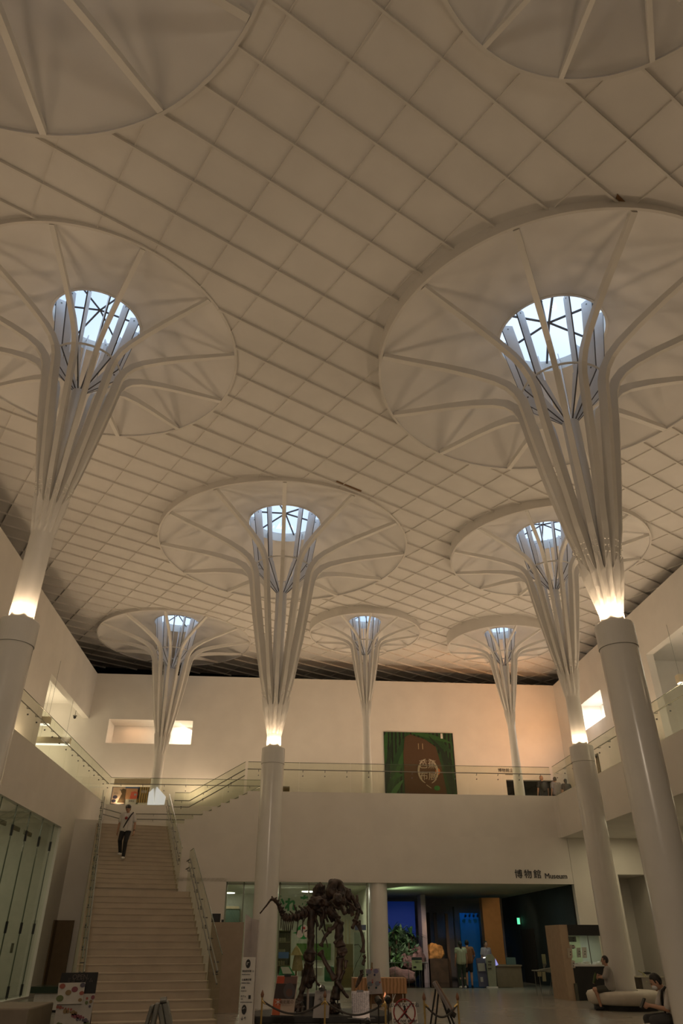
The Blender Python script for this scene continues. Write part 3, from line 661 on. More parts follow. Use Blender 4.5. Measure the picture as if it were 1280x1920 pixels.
# ------------------------------------------------------------ glazed front on the left
t = thing('glass_storefront', 'wall of tall frameless glass panes with black hinges at the left edge', 'glazing', (XL, 22, .05))
seams = [W(px, py, x=XL).y for px, py in ((11, 1494), (39, 1508), (64, 1520), (87, 1533), (107, 1544), (118, 1550))]
st_ = seams[1] - seams[0]; ys = [seams[0] - st_ * k for k in range(6, 0, -1)] + seams
MT['shopglass'] = glassmat('shop glass', (.95, .97, .91), .25)
for a, b in zip(ys, ys[1:]):
    mk('glass_pane', box(B(), (XL - .10, a + .012, .06), (XL - .085, b - .012, gz1 - .01)), 'shopglass', t)
    for z in (4.35, 1.9, .25): mk('hinge', box(B(), (XL - .12, b - .03, z - .15), (XL - .06, b + .03, z + .15)), 'black', t)
    mk('pane_edge', box(B(), (XL - .11, b - .010, .06), (XL - .08, b + .010, gz1)), MT['edge'], t)
for i, yy in enumerate(seams[1:-1]):
    tag(mk('air_grille', box(B(), (XL - 1.0, yy - .25, gz1 - .35), (XL - .95, yy + .55, gz1 - .22)), cmat((.16, .17, .13))), 'narrow dark air grille behind the glazed front on the left', 'grille', 'row of air grilles behind the left glazing')
tag(mk('round_column', lathe(B(), [(.3, .0), (.3, 5.5)], (XL - 1.5, 23.6), 32), 'column', smooth=True), 'round pale column standing behind the left glass panes', 'column')
tag(mk('floor_register', box(B(), (XL - .5, 22.0, .1), (XL - .42, 23.2, .75)), mat('slatted dark register', (.05, .06, .05), .5, var=.9, scale=14, ntype='wave')), 'slatted dark register low behind the leftmost pane', 'grille')
tag(mk('door_notice', box(B(), (XL - .085, 25.5, 1.25), (XL - .08, 25.75, 1.5)), cmat((.18, .2, .15))), 'small grey notice stuck low on a left glass pane', 'notice')
lamp('shop_lamp', 'AREA', (-10.5, 22.5, 5.4), 105, (1, .96, .74), (2.5, 8), (-10.5, 22.5, 0))
# door recess by the stairs
d = struct('door_1', box(B(), (XL + .005, 29.3, 0), (XL + .05, 29.72, 2.2)), cmat((.16, .11, .06)))
struct('door_2', box(B(), (XL + .05, 29.68, 0), (XL + .62, 29.74, 2.2)), cmat((.16, .11, .06)))
# stone bench, dark topped case
p = W(75, 1885, z=.42); tag(mk('stone_bench', box(B(), (-7.6, 17.2, 0), (p.x, 19.0, .42)), cmat((.24, .20, .16), .6), mods=[('BEVEL', {'width': .03, 'segments': 2})]), 'low pale stone bench in the bottom left corner below the glazing', 'bench')
t = thing('display_plinth', 'low white plinth with a dark green glass top by the left glazing', 'plinth', (-6.3, 22.3, 0))
q0 = W(58, 1862, y=22.4); q1 = W(112, 1862, y=22.4)
mk('body', box(B(), (q0.x + .1, 22.4, .05), (q1.x, 23.2, q0.z)), WHT, t); mk('top', box(B(), (q0.x, 22.3, q0.z), (q1.x + .05, 23.3, q0.z + .14)), cmat((.03, .05, .035), .15), t); mk('base', box(B(), (q0.x + .15, 22.45, 0), (q1.x, 23.15, .05)), 'black', t)

# ------------------------------------------------------------ bottom left boards and drip stand
yq = 15.0
t = thing('notice_board', 'tilted black notice board with white and red round prints, bottom left', 'sign', tuple(W(140, 1918, z=0) * 0 + Vector((-3.45, yq, 0))))
mk('black_header', quad(B(), [(116, 1824), (184, 1823), (178, 1863), (107, 1863)], yq + .06, .03), 'black', t)
big = mk('large_sheet', quad(B(), [(109, 1866), (178, 1863), (172, 1893), (166, 1930), (99, 1930)], yq + .03, .02), cmat((.42, .40, .37)), t)
sm_ = mk('small_sheet', quad(B(), [(110, 1843), (160, 1842), (154, 1882), (106, 1883)], yq - .02, .015), cmat((.50, .48, .44)), t)
random.seed(11)
reds = [cmat((.30, .09, .07)), cmat((.22, .15, .07)), cmat((.20, .06, .08)), cmat((.10, .09, .12)), cmat((.12, .15, .06))]
for i, (px, py, r) in enumerate(((117, 1849, 4.5), (128, 1861, 4.5), (140, 1855, 4.8), (155, 1847, 4), (112, 1872, 5.5), (153, 1862, 3.5), (150, 1875, 3))):
    mk('round_print', disc(B(), W(px, py, y=yq - .03), r * .0112, .004, 16, Y, r * .0085), reds[i % 5], sm_)
for i in range(26):
    px = 108 + (i * 37 % 60); py = 1888 + (i * 23 % 38)
    if py < 1880 + (px - 106) * 0: continue
    mk('round_print', disc(B(), W(px, py, y=yq + .02), random.uniform(.012, .038), .004, 12, Y), reds[(i * 3) % 5], big)
for i, (px, py) in enumerate(((163, 1872), (170, 1878), (174, 1870), (168, 1887), (162, 1880))): mk('round_print', disc(B(), W(px, py, y=yq + .02), .02 + .006 * (i % 3), .004, 12, Y), reds[i % 5], big)
mk('header_text', textbm('OPEN', .10, W(150, 1832, y=yq + .05), X, Z, .004), cmat((.12, .10, .09)), t); mk('header_text', textbm('ミュージアム', .075, W(150, 1838, y=yq + .05), X, Z, .004), cmat((.12, .10, .09)), t)
for px in (118, 168): p = W(px, 1900, y=yq + .12); mk('leg', tube(B(), [(p.x, yq + .12, .9), (p.x, yq + .35, 0)], .014, 6), 'black', t)
t = thing('umbrella_bag_stand', 'shiny grey metal stand shaped like an A at the foot of the stairs', 'stand', (-1.65, 12.6, 0))
for k, (tp, bt, w_) in enumerate((((286, 1884), (268, 1945), .05), ((296, 1880), (281, 1945), .07), ((299, 1882), (309, 1945), .07), ((309, 1876), (322, 1945), .09))):
    a = W(*tp, y=12.5 + .08 * k); b = W(*bt, y=12.5 + .08 * k); full = a + (b - a) * (a.z / (a.z - b.z)); full.z = .01
    ax = (full - a).normalized(); mk('metal_leg', obox(B(), (a + full) / 2, X, Y, ax, w_, .16, (full - a).length), 'steel', t, mods=[('BEVEL', {'width': .015, 'segments': 2})])
a = W(303, 1876, y=12.65); mk('cap', tube(B(), [a + Vector((-.02, 0, .0)), a + Vector((.07, 0, .01))], .04, 12), 'steel', t)
mk('foot_bar', tube(B(), [(-1.95, 12.6, .02), (-1.2, 12.7, .02)], .02, 6), 'steel', t)

# ------------------------------------------------------------ wayfinding pylon and tall folded panel
yw = 16.0
t = thing('wayfinding_pylon', 'white wayfinding pylon with black arrows and a lift pictogram at the stairs', 'sign', (-.52, yw, 0))
A = W(454.5, 1795, y=yw); Bq = W(479, 1795, y=yw)
mk('body', box(B(), (A.x, yw, 0), (Bq.x, yw + .12, A.z)), WHT, t); wv = Bq.x - A.x; cx = (A.x + Bq.x) / 2
def pyl(py): return W(466, py, y=yw).z
mk('round_mark', disc(B(), (cx - .01, yw - .006, pyl(1807)), .045, .004, 24, Y, .10 * .72), 'black', t)
mk('arrow', textbm('↖', .085, (cx - .01, yw - .012, pyl(1807)), X, Z, .003, bold=.002), WHT, t)
for py, s, sz in ((1821, '特別展示室 1.2', .034), (1827, 'Special Exhibition', .022), (1837, '企画展示室', .036), (1843, 'Exhibition Gallery', .022), (1852, '講堂', .036), (1858, 'Auditorium', .022), (1868, 'カフェ', .034), (1873, 'Cafe', .022)):
    mk('text_line', textbm(s, sz, (A.x + .012, yw - .006, pyl(py)), X, Z, .003, 'LEFT', bold=.0006), INK, t)
mk('cup_mark', box(B(), (cx + .03, yw - .008, pyl(1873)), (cx + .075, yw - .002, pyl(1866))), 'black', t)
mk('rule', box(B(), (A.x + .01, yw - .006, pyl(1879.5)), (Bq.x - .02, yw - .001, pyl(1878.5))), 'black', t)
mk('round_mark', disc(B(), (cx - .035, yw - .006, pyl(1893)), .045, .004, 24, Y, .075), 'black', t)
mk('arrow', textbm('↑', .085, (cx - .035, yw - .012, pyl(1893)), X, Z, .003, bold=.002), WHT, t)
mk('lift_mark', textbm('↓↑', .065, (cx - .035, yw - .006, pyl(1910)), X, Z, .003, bold=.002), INK, t)
yv = 16.6
t = thing('folded_panel', 'tall white folded panel standing directly behind the wayfinding pylon', 'panel', tuple(Vector((W(470, 1714, y=yv).x, yv, 0))))
a, b, c = W(461.5, 1714, y=yv), W(472, 1722, y=yv + .25), W(485, 1725, y=yv)
for p, q in ((a, b), (b, c)):
    bm = B(); bm.faces.new([bm.verts.new(v) for v in ((p.x, p.y, 0), (q.x, q.y, 0), (q.x, q.y, q.z), (p.x, p.y, p.z))]); mk('panel_leaf', bm, cmat((.56, .52, .50), .5), t, mods=[('SOLIDIFY', {'thickness': .02})])
# partition by the glass room with a black loudspeaker on it
a, b = W(397, 1729, y=22.0), W(457, 1729, y=22.0)
tag(mk('partition', box(B(), (a.x, 22.0, 0), (b.x, 22.2, a.z)), cmat((.34, .27, .20), .7)), 'brown grey partition between the stairs and the glass room', 'partition')
a2, b2 = W(397.5, 1713, y=22.05), W(412, 1730, y=22.05)
t = thing('loudspeaker', 'small black loudspeaker on top of the partition by the stairs', 'speaker', ((a2.x + b2.x) / 2, 22.1, a.z))
mk('cabinet', box(B(), (a2.x, 22.02, a.z), (b2.x, 22.18, a2.z)), 'black', t); mk('cone', disc(B(), ((a2.x + b2.x) / 2, 22.01, a.z + .12), .06, .01), cmat((.03, .03, .035)), t)
mk('small_box', box(B(), (b2.x + .04, 22.02, a.z), (b2.x + .10, 22.1, a.z + .06)), 'black', t)

# ------------------------------------------------------------ the glass room
RM = cmat((.64, .65, .53), .8)
bm = B(); box(bm, (-3.2, 38.4, 0), (3.9, 38.6, LINT)); box(bm, (-3.4, 30.9, 0), (-3.2, 38.6, LINT)); box(bm, (3.7, 31.6, 0), (3.9, 38.4, LINT)); struct('wall_glass_room', bm, RM)
bm = B(); box(bm, (-4.3, 30.6, LINT), (11.6, 42.3, LINT + .12)); struct('ceiling_lower', bm, cmat((.52, .54, .40), .8))
t = thing('glass_partition', 'tall glass partition with thin mullions in front of the lit green room', 'glazing', (.7, GY + .12, 0))
mxs = [W(px, 1700, y=GY + .12).x for px in (422.5, 455, 523.5, 578, 634, 688)]
for a, b in zip(mxs, mxs[1:]): mk('glass_pane', box(B(), (a + .02, GY + .12, .02), (b - .02, GY + .135, LINT - .08)), MT['shopglass'], t)
for a in mxs: mk('mullion', box(B(), (a - .025, GY + .09, 0), (a + .025, GY + .16, LINT)), cmat((.25, .28, .2), .4), t)
mk('head_rail', box(B(), (mxs[0], GY + .09, LINT - .09), (mxs[-1], GY + .16, LINT - .04)), cmat((.25, .28, .2), .4), t)
GRN = cmat((.01, .16, .035), .5)
t = thing('window_lettering', 'big green Japanese letters stuck on the glass behind the skeleton', 'lettering', (1.2, GY + .1, 2.8))
for ch, px, py in (('ふ', 522, 1688), ('れ', 545, 1698), ('あ', 572, 1692), ('い', 597, 1694)): mk('letter', textbm(ch, .46, W(px, py, y=GY + .1), X, Z, .015, bold=.02), GRN, t)
t = thing('window_sticker', 'clover shaped sticker of white discs on green, on the glass behind the tail', 'sticker', tuple(W(568, 1757, y=GY + .08)))
mk('green_leaf', disc(B(), W(569, 1747, y=GY + .10), .26, .006, 24, Y, .24), cmat((.02, .30, .07)), t)
for px, py in ((570, 1741), (562, 1751), (576, 1751)): mk('white_disc', disc(B(), W(px, py, y=GY + .09), .13, .006, 24), WHT, t)
mk('green_point', quad(B(), [(548, 1749.5), (560, 1746), (560, 1751)], GY + .10, .006), cmat((.02, .30, .07)), t)
mk('red_mark', disc(B(), W(570, 1740, y=GY + .08), .04, .006, 12), cmat((.5, .03, .03)), t)
MT['down'] = mat('lit downlight', (.9, .9, .9), .5, emit=(1, .98, .95), estr=6)
for i, (px, py) in enumerate(((429, 1675), (472, 1678.5), (577, 1672.5), (588, 1679))):
    p = W(px, py, z=LINT - .03); tag(mk('downlight', disc(B(), p, .27 if i < 3 else .12, .02, 24, Z), 'down'), 'round white downlight in the ceiling of the green room', 'lamp', 'downlights in the green room')
    
for xx in (-1.2, .6, 2.4): lamp('room_lamp', 'AREA', (xx, 34.2, LINT - .06), 34, (1, .97, .76), (.9, 1.6), (xx, 33.2, 0))
def inside(name, label, cat, px0, py0, px1, py1, y, m, d=.3, group=None, **k):
    a = W(px0, py0, y=y); b = W(px1, py1, y=y); o = mk(name, box(B(), (a.x, y, max(0, b.z)), (b.x, y + d, a.z)), m, **k); tag(o, label, cat, group); return o
inside('inner_door', 'dull green door with a tan frame deep inside the glass room', 'door', 422, 1704, 446, 1760, 38.2, cmat((.16, .24, .17)), .1)
inside('door_header', 'pale tan header above the green inner door', 'trim', 421, 1699, 448, 1704, 38.15, cmat((.75, .6, .35)), .1)  # plain tan slab over the inner door
inside('pinboard', 'dark green pinboard on the back wall of the green room', 'board', 556, 1769, 620, 1800, 38.25, cmat((.08, .20, .03)), .06)
inside('blue_notice', 'blue and white notice on the glass beside the right arm of the skeleton', 'notice', 665, 1734, 686, 1744, GY + .05, cmat((.10, .14, .24)), .01)
inside('blue_label', 'blue label on a window board left of the skeleton leg', 'notice', 522, 1785, 541, 1797, GY + .05, cmat((.07, .17, .33)), .01)
inside('pale_door', 'pale blue grey door panel in the glass room right of the skeleton', 'door', 663, 1748, 685, 1852, 33.0, cmat((.42, .52, .48)), .06)
inside('yellow_poster', 'yellow and green poster on the back wall above the skeleton hip', 'poster', 607, 1733, 622, 1746, 38.2, mat('yellow green print', (.30, .32, .05), .7, var=.5, scale=6, col2=(.1, .14, .06)), .03)
inside('green_crate', 'rounded green plastic board leaning low inside the glass room', 'board', 608, 1811, 633, 1841, 32.5, cmat((.01, .17, .07), .4), .15, mods=[('BEVEL', {'width': .12, 'segments': 4})])
inside('white_counter', 'white counter top inside the glass room behind the skeleton legs', 'counter', 559, 1814, 604, 1830, 33.2, WHT, .6)
sh = thing('display_shelf', 'glass display shelf with jars inside the left part of the glass room', 'shelf', tuple(W(531, 1855, y=32.2) * Vector((1, 1, 0)) if False else (W(531, 1850, y=32.2).x, 32.2, 0)))
a, b = W(522, 1745, y=32.2), W(542, 1850, y=32.2)
mk('back', box(B(), (a.x, 32.5, 0), (b.x, 32.55, a.z)), cmat((.15, .18, .12)), sh)
for px_ in (a.x, b.x): mk('side', box(B(), (px_ - .015, 32.2, 0), (px_ + .015, 32.5, a.z)), cmat((.3, .3, .18)), sh)
for k in range(5): z = .4 + k * (a.z - .4) / 4; mk('shelf_board', box(B(), (a.x, 32.2, z - .015), (b.x, 32.5, z + .015)), cmat((.3, .33, .2)), sh)
random.seed(5)
for k in range(3):
    for j in range(3):
        z = .4 + (k + 1) * (a.z - .4) / 4 - 0; tag(mk('specimen_jar', lathe(B(), [(.001, z - .43 + .45), (.04, z + .02), (.045, z + .12), (.03, z + .15), (.001, z + .15)], (a.x + .07 + j * .09, 32.35), 12), cmat((.4, .42, .3), .3)), 'small jar on the display shelf in the glass room', 'jar', 'jars on the display shelf')
hat = thing('straw_garment', 'pale straw cape and hat hung inside the glass room left of the skeleton leg', 'garment', tuple(W(557, 1820, y=31.6)))
c_ = W(556, 1784, y=31.6); mk('straw_hat', lathe(B(), [(.001, c_.z + .20), (.10, c_.z + .1), (.24, c_.z - .12)], (c_.x, 31.6), 20), cmat((.58, .46, .24)), hat, True)
mk('straw_cape', lathe(B(), [(.10, c_.z - .0), (.17, c_.z - .3), (.22, c_.z - .62)], (c_.x + .05, 31.65), 14), mat('straw', (.40, .31, .17), .9, var=.3, scale=20, ntype='wave'), hat)
mk('straw_stem', tube(B(), [(c_.x, 31.65, c_.z - 1.5), (c_.x, 31.65, c_.z)], .03, 8), cmat((.3, .15, .07)), hat)
gl = thing('reading_stand', 'green slanted reading stand with a grey sheet left of the skeleton', 'stand', tuple(Vector((W(533, 1828, y=30.2).x, 30.0, 0))))
bm = B(); a_, b_, c2, d_ = W(522, 1828, y=30.0), W(553, 1828, y=30.0), W(543, 1812, y=30.3), W(526, 1812, y=30.3); bm.faces.new([bm.verts.new(v) for v in (a_, b_, c2, d_)])
mk('slanted_top', bm, cmat((.01, .17, .05)), gl, mods=[('SOLIDIFY', {'thickness': .03})])
bm = B(); a_, b_, c2, d_ = W(530, 1827, y=29.98), W(548, 1827, y=29.98), W(541, 1814, y=30.25), W(526, 1814, y=30.25); bm.faces.new([bm.verts.new(v + Vector((0, -.01, .02))) for v in (a_, b_, c2, d_)]); mk('sheet', bm, cmat((.30, .34, .28)), gl)
mk('post', box(B(), (W(537, 1828, y=30.1).x - .04, 30.1, 0), (W(537, 1828, y=30.1).x + .04, 30.18, a_.z)), 'steel', gl)
for i, px in enumerate((636, 642, 648, 655)):
    a = W(px, 1722 + i, y=31.8); tag(mk('glass_tube', tube(B(), [(a.x, 31.8, a.z), (a.x, 31.8, a.z - 1.15)], .035, 10), cmat((.62, .62, .45), .15)), 'tall pale specimen tube behind the skeleton shoulder', 'tube', 'tall pale tubes behind the shoulder')
inside('specimen_bench', 'olive brown cabinet under the tall pale tubes', 'cabinet', 628, 1770, 662, 1852, 31.7, cmat((.20, .19, .09)), .5)
mk_c = tag(mk('cable', tube(B(), [W(664, 1772, y=30.4), W(672, 1771, y=30.35), W(678, 1780, y=30.4), W(676, 1792, y=30.4), W(668, 1806, y=30.4), W(660, 1830, y=30.4)], .012, 6), 'black'), 'thin dark cable looping beside the right arm of the skeleton', 'cable')
# low round column at the museum entrance
cx_, = (W(710, 1750, y=31.0).x,); tag(mk('entrance_column', lathe(B(), [(.36, 0), (.36, LINT)], (cx_, 31.0), 40), 'column', smooth=True), 'thick white round column between the glass room and the museum entrance', 'column')

# ------------------------------------------------------------ museum interior
yd = 38.5
bm = B(); box(bm, (3.9, 41.0, 0), (12.2, 41.2, LINT)); struct('wall_museum', bm, cmat((.22, .18, .15)))
bm = B(); box(bm, (11.55, GY + .3, 0), (11.75, 41.0, LINT)); struct('wall_museum_dark', bm, 'navy')
dd = struct('door_3', box(B(), (11.5, W(1012, 1850, x=11.5).y, 0), (11.56, W(987, 1850, x=11.5).y + 0, W(1000, 1741, x=11.5).z)), 'dark')
struct('floor_dark_glass', box(B(), (cx_ + .3, 33.6, .0), (9.6, 41, .012)), mat('glossy black floor', (.015, .013, .012), .08))
# diorama: blue backdrop, palms, shrubs and pink rocks
a, b = W(722, 1690, y=yd), W(783, 1832, y=yd)
MT['bluesky'] = mat('blue diorama backdrop', (.004, .02, .16), .8, var=.1, scale=.3, emit=(.004, .03, .22), estr=.22)
tag(mk('diorama_backdrop', box(B(), (a.x - .4, yd, .9), (b.x, yd + .1, a.z)), 'bluesky'), 'deep blue glowing sky backdrop of the garden diorama', 'backdrop')
a = W(783, 1690, y=yd - .1); b = W(791, 1800, y=yd - .1)
tag(mk('diorama_frame', box(B(), (a.x, yd - .9, 0), (a.x + .22, yd + .1, LINT - .02)), cmat((.34, .27, .27))), 'pale upright partition edging the diorama on its right', 'partition')
random.seed(21)
def palm(x, y, z0, n, L, m, label):
    t = thing('palm', label, 'plant', (x, y, z0 - .5))
    mk('trunk', tube(B(), [(x, y, z0 - .5), (x + .03, y, z0)], .04, 6), 'darkwood', t)
    for i in range(n):
        an = 2 * PI * i / n + random.random() * .5; el = random.uniform(.15, 1.2); d = Vector((math.cos(an) * math.cos(el), math.sin(an) * math.cos(el) * .5, math.sin(el))); bm = B(); prev = None
        for k in range(6):
            f = k / 5; c = Vector((x, y, z0)) + d * L * f - Z * .45 * L * f * f; w = .05 * L * math.sin(PI * min(.97, f + .08)) + .004; s = d.cross(Z).normalized() * w
            cur = (bm.verts.new(c + s), bm.verts.new(c - s))
            if prev: bm.faces.new((prev[0], cur[0], cur[1], prev[1]))
            prev = cur
        mk('frond', bm, m, t)
gp = [mat('diorama leaf %d' % i, c, .5, var=.3, scale=4) for i, c in enumerate(((.10, .22, .06), (.17, .28, .14), (.05, .13, .05)))]
for i, (px, py, L, n) in enumerate(((735, 1748, 1.0, 26), (752, 1752, .9, 26), (770, 1755, .85, 24), (742, 1762, .7, 14), (765, 1768, .7, 14), (730, 1775, .7, 12))):
    p = W(px, py, y=yd - 1.0 - .35 * (i > 2)); palm(p.x, p.y, p.z, n, L, gp[i % 3], 'feathery palm in the garden diorama, %s' % ('at its left edge', 'second from the left at the back', 'beside the pale partition', 'low in the middle left', 'low in the middle right', 'lowest beside the entrance column')[i])
def shrub(px, py, y, r, m, label):
    p = W(px, py, y=y); t = thing('shrub', label, 'plant', (p.x, y, p.z - r)); 
    mk('stem', tube(B(), [(p.x, y, p.z - r), (p.x, y, p.z)], .02, 5), 'darkwood', t)
    for k in range(46):
        d = Vector((random.gauss(0, 1), random.gauss(0, .7), random.gauss(0, 1))).normalized(); c = p + d * r * random.uniform(.4, 1); s = d.cross(Vector((random.random(), random.random(), random.random()))).normalized(); u = s.cross(d).normalized()
        bm = B(); bm.faces.new([bm.verts.new(c + v) for v in (d * .14, s * .06, -d * .10, -s * .06)]); mk('leaf', bm, m, t)
shrub(742, 1785, 37.2, .5, gp[1], 'broad leaved shrub left in the diorama'); shrub(757, 1790, 37.0, .45, gp[1], 'broad leaved shrub right of the middle in the diorama'); shrub(772, 1782, 37.3, .45, gp[2], 'dark shrub at the right end of the diorama'); shrub(735, 1805, 36.8, .4, gp[0], 'low dark shrub above the pink rocks')
def rock(name, label, px, py, y, r, m, seed, cat='rock', sx=1, sz=1, n=3):
    p = W(px, py, y=y); bm = B(); bmesh.ops.create_icosphere(bm, subdivisions=4, radius=1)
    for v in bm.verts:
        d = v.co.copy(); k = 1 + .28 * noise.noise(d * 1.3 + Vector((seed, 0, 0))) + .14 * noise.noise(d * 3 + Vector((0, seed, 0))); v.co = Vector((d.x * r * sx, d.y * r * .8, d.z * r * sz)) * k + p
    return tag(mk(name, bm, m), label, cat)
pink = mat('pink sandstone', (.26, .15, .13), .9, var=.25, scale=5, bump=.6); orock = mat('orange limestone', (.55, .27, .08), .9, var=.35, scale=5, bump=.9)
rock('hedge', 'dark green hedge mass behind the palms of the diorama', 752, 1792, 37.9, .95, mat('dark hedge', (.012, .03, .012), .9, var=.6, scale=9, bump=1, col2=(.03, .06, .02)), 13, 'plant', sx=1.0, sz=1.15)
rock('rock', 'pink rock lying at the front left of the diorama', 740, 1832, 36.2, .62, pink, 1, sx=1.4, sz=.55)
rock('rock', 'pink rock behind the railing in the middle of the diorama', 768, 1802, 37.2, .42, pink, 4, sx=1.2, sz=.8)
rock('rock', 'small dark pink rock next to the pale partition', 780, 1793, 37.5, .4, pink, 7)
rock('exhibit_rock', 'rough orange rock glowing in the dark doorway', 814, 1786, 38.2, .42, orock, 9, sx=1.0, sz=.9)
lamp('rock_spot', 'SPOT', (W(806, 1760, y=36.8).x, 36.6, 3.3), 45, (1, .66, .30), .05, tuple(W(813, 1786, y=38.2)), angle=38)
lamp('diorama_fill', 'SPOT', (5.6, 34.4, 3.35), 230, (1, .85, .78), .08, (5.9, 37.8, 1.0), angle=70)  # fill added so the diorama plants show
tag(mk('exhibit_plinth', box(B(), (W(803, 1800, y=38.2).x, 37.8, 0), (W(836, 1800, y=38.2).x, 38.6, W(813, 1797, y=38.2).z)), 'darkwood'), 'dark plinth under the orange rock', 'plinth')
for i, (p0, p1, mm) in enumerate((((792, 1711), (812, 1845), cmat((.035, .02, .012))), ((812, 1711), (826, 1845), cmat((.02, .012, .008))), ((834, 1713), (848, 1850), cmat((.16, .09, .045))))):
    inside('timber_panel', ('dark brown panel left in the doorway', 'darker brown panel in the middle of the doorway', 'lighter brown timber post right of the orange rock')[i], 'panel', p0[0], p0[1], p1[0], p1[1], 39.4 - .3 * i, mm, .1)  # each panel has its own brown tone
inside('grey_post', 'dark grey green post left of the blue lit wall', 'panel', 851, 1700, 860, 1850, 38.6, cmat((.07, .065, .05)), .2)
MT['bluewall'] = mat('blue lit wall', (.01, .07, .16), .8, emit=(.0, .05, .12), estr=.18)  # blue light put into the base colour and a faint emission
inside('blue_wall_panel', 'blue lit wall panel left of the orange pillar', 'panel', 861, 1712, 908, 1850, 38.9, MT['bluewall'], .1)
lamp('blue_spot', 'SPOT', (W(883, 1716, y=38).x, 38.0, 3.3), 40, (.03, .32, 1), .05, tuple(W(883, 1735, y=38.9)), angle=95)
for k in range(5): p = W(873 + k * 7.5, 1714, y=38.6); tag(mk('track_spot', tube(B(), [p, p + Vector((0, .12, -.10))], .05, 8), 'black'), 'small black track spotlight above the blue wall', 'lamp', 'track spotlights above the blue wall')
inside('orange_pillar', 'tall orange brown square pillar left of the dark blue wall', 'pillar', 902, 1683, 949, 1816, 37.6, cmat((.42, .20, .065)), .5)
lamp('pillar_spot', 'SPOT', (9.8, 34.2, 3.4), 75, (1, .75, .45), .08, (11.0, 37.6, 1.6), angle=70)
lamp('soffit_glow', 'AREA', (5.0, 33.5, 3.1), 9, (.75, 1, .6), (1.6, .4), (5.6, 33.7, 3.6))
lamp('museum_fill', 'AREA', (8.2, 32.6, 3.45), 30, (.85, .95, .75), (4, 1.2), (8.2, 32.9, 0))
# railing before the diorama
t = thing('low_railing', 'thin steel railing in front of the diorama', 'railing', tuple(Vector((W(760, 1850, y=34.2).x, 34.2, 0))))
a, b = W(723, 1805, y=34.2), W(802, 1805, y=34.2); mk('top_rail', tube(B(), [a, b], .016, 6), 'steel', t)
for px in (740, 765, 789, 801): p = W(px, 1805, y=34.2); mk('post', tube(B(), [(p.x, 34.2, 0), (p.x, 34.2, p.z)], .012, 6), 'steel', t)
t = thing('sign_stand', 'green and white notice on a two legged stand before the diorama', 'sign', tuple(Vector((W(781, 1850, y=33.6).x, 33.55, 0))))
a, b = W(771.5, 1795, y=33.5), W(791.5, 1819, y=33.5); mk('sheet', box(B(), (a.x, 33.5, b.z), (b.x, 33.53, a.z)), cmat((.42, .52, .30)), t)
mk('header', box(B(), (a.x, 33.49, a.z - .09), (b.x, 33.5, a.z)), cmat((.03, .05, .05)), t); mk('pictogram', box(B(), (a.x + .05, 33.49, b.z + .06), (a.x + .17, 33.5, b.z + .13)), 'black', t); mk('caption', textbm('撮影OK', .07, ((a.x + b.x) / 2 + .05, 33.485, (a.z + b.z) / 2 + .05), X, Z, .003), INK, t)
for xx in (a.x + .12, b.x - .12): mk('leg', tube(B(), [(xx, 33.52, 0), (xx, 33.52, b.z)], .012, 6), 'steel', t)
# reception desk, kiosk board, standee, acrylic screen
a = W(1000, 1816, y=33.9); x0 = W(930, 1816, y=33.9).x; x1 = W(977, 1816, y=33.9).x
t = thing('reception_desk', 'plain brown grey reception desk at the end of the entrance hall', 'desk', ((x0 + x1) / 2, 34.2, 0))
mk('front', box(B(), (x0, 33.9, 0), (x1, 34.7, .72)), cmat((.20, .16, .10)), t); mk('top', box(B(), (x0 - .03, 33.86, .72), (x1 + .03, 34.75, .77)), cmat((.26, .21, .14)), t)
a, b = W(948, 1795, y=34.1), W(968, 1815, y=34.1); tag(mk('acrylic_screen', box(B(), (a.x, 34.1, .775), (b.x, 34.12, a.z)), cmat((.10, .16, .15), .1)), 'clear greenish acrylic screen standing on the reception desk', 'screen')
t = thing('info_board', 'blue grey standing board with a white sheet before the reception', 'sign', tuple(Vector((W(905, 1852, y=33.4).x, 33.4, 0))))
mk('panel', quad(B(), [(892, 1797), (908, 1795), (916, 1850.5), (898, 1850.5)], 33.4, .05), cmat((.09, .095, .16)), t); mk('white_sheet', quad(B(), [(895, 1806), (908, 1806), (910, 1821), (897, 1821)], 33.37, .01), cmat((.30, .30, .27)), t); mk('white_sheet', quad(B(), [(900, 1832), (905, 1832), (906, 1841), (901, 1841)], 33.37, .01), cmat((.35, .35, .36)), t)
mk('lit_edge', quad(B(), [(905, 1795), (911, 1794), (911, 1796), (906, 1797)], 33.37, .01), MT['tubelight'], t)
t = thing('standee', 'pale grey green rounded standee with dark logos at the reception', 'sign', tuple(Vector((W(921, 1852, y=33.2).x, 33.2, 0))))
mk('body', quad(B(), [(911, 1795), (914, 1790), (922, 1789), (928, 1797), (931, 1850), (917, 1850)], 33.2, .12), cmat((.26, .27, .20)), t); mk('base', quad(B(), [(915, 1850), (933, 1850), (934, 1853), (915, 1853)], 33.15, .3), WHT, t)
for py in (1802, 1808, 1815): mk('logo', quad(B(), [(914, py), (921, py), (921, py + 2), (915, py + 2)], 33.18, .01), cmat((.06, .05, .04)), t)
t = thing('lit_brochure_rack', 'small tilted rack glowing violet next to the standee', 'rack', tuple(W(931, 1812, y=33.6)))
mk('tray', quad(B(), [(925, 1798), (928, 1797), (934, 1809), (928, 1811)], 33.6, .05), mat('violet glow', (.3, .3, .6), .5, emit=(.4, .4, 1), estr=.7), t)
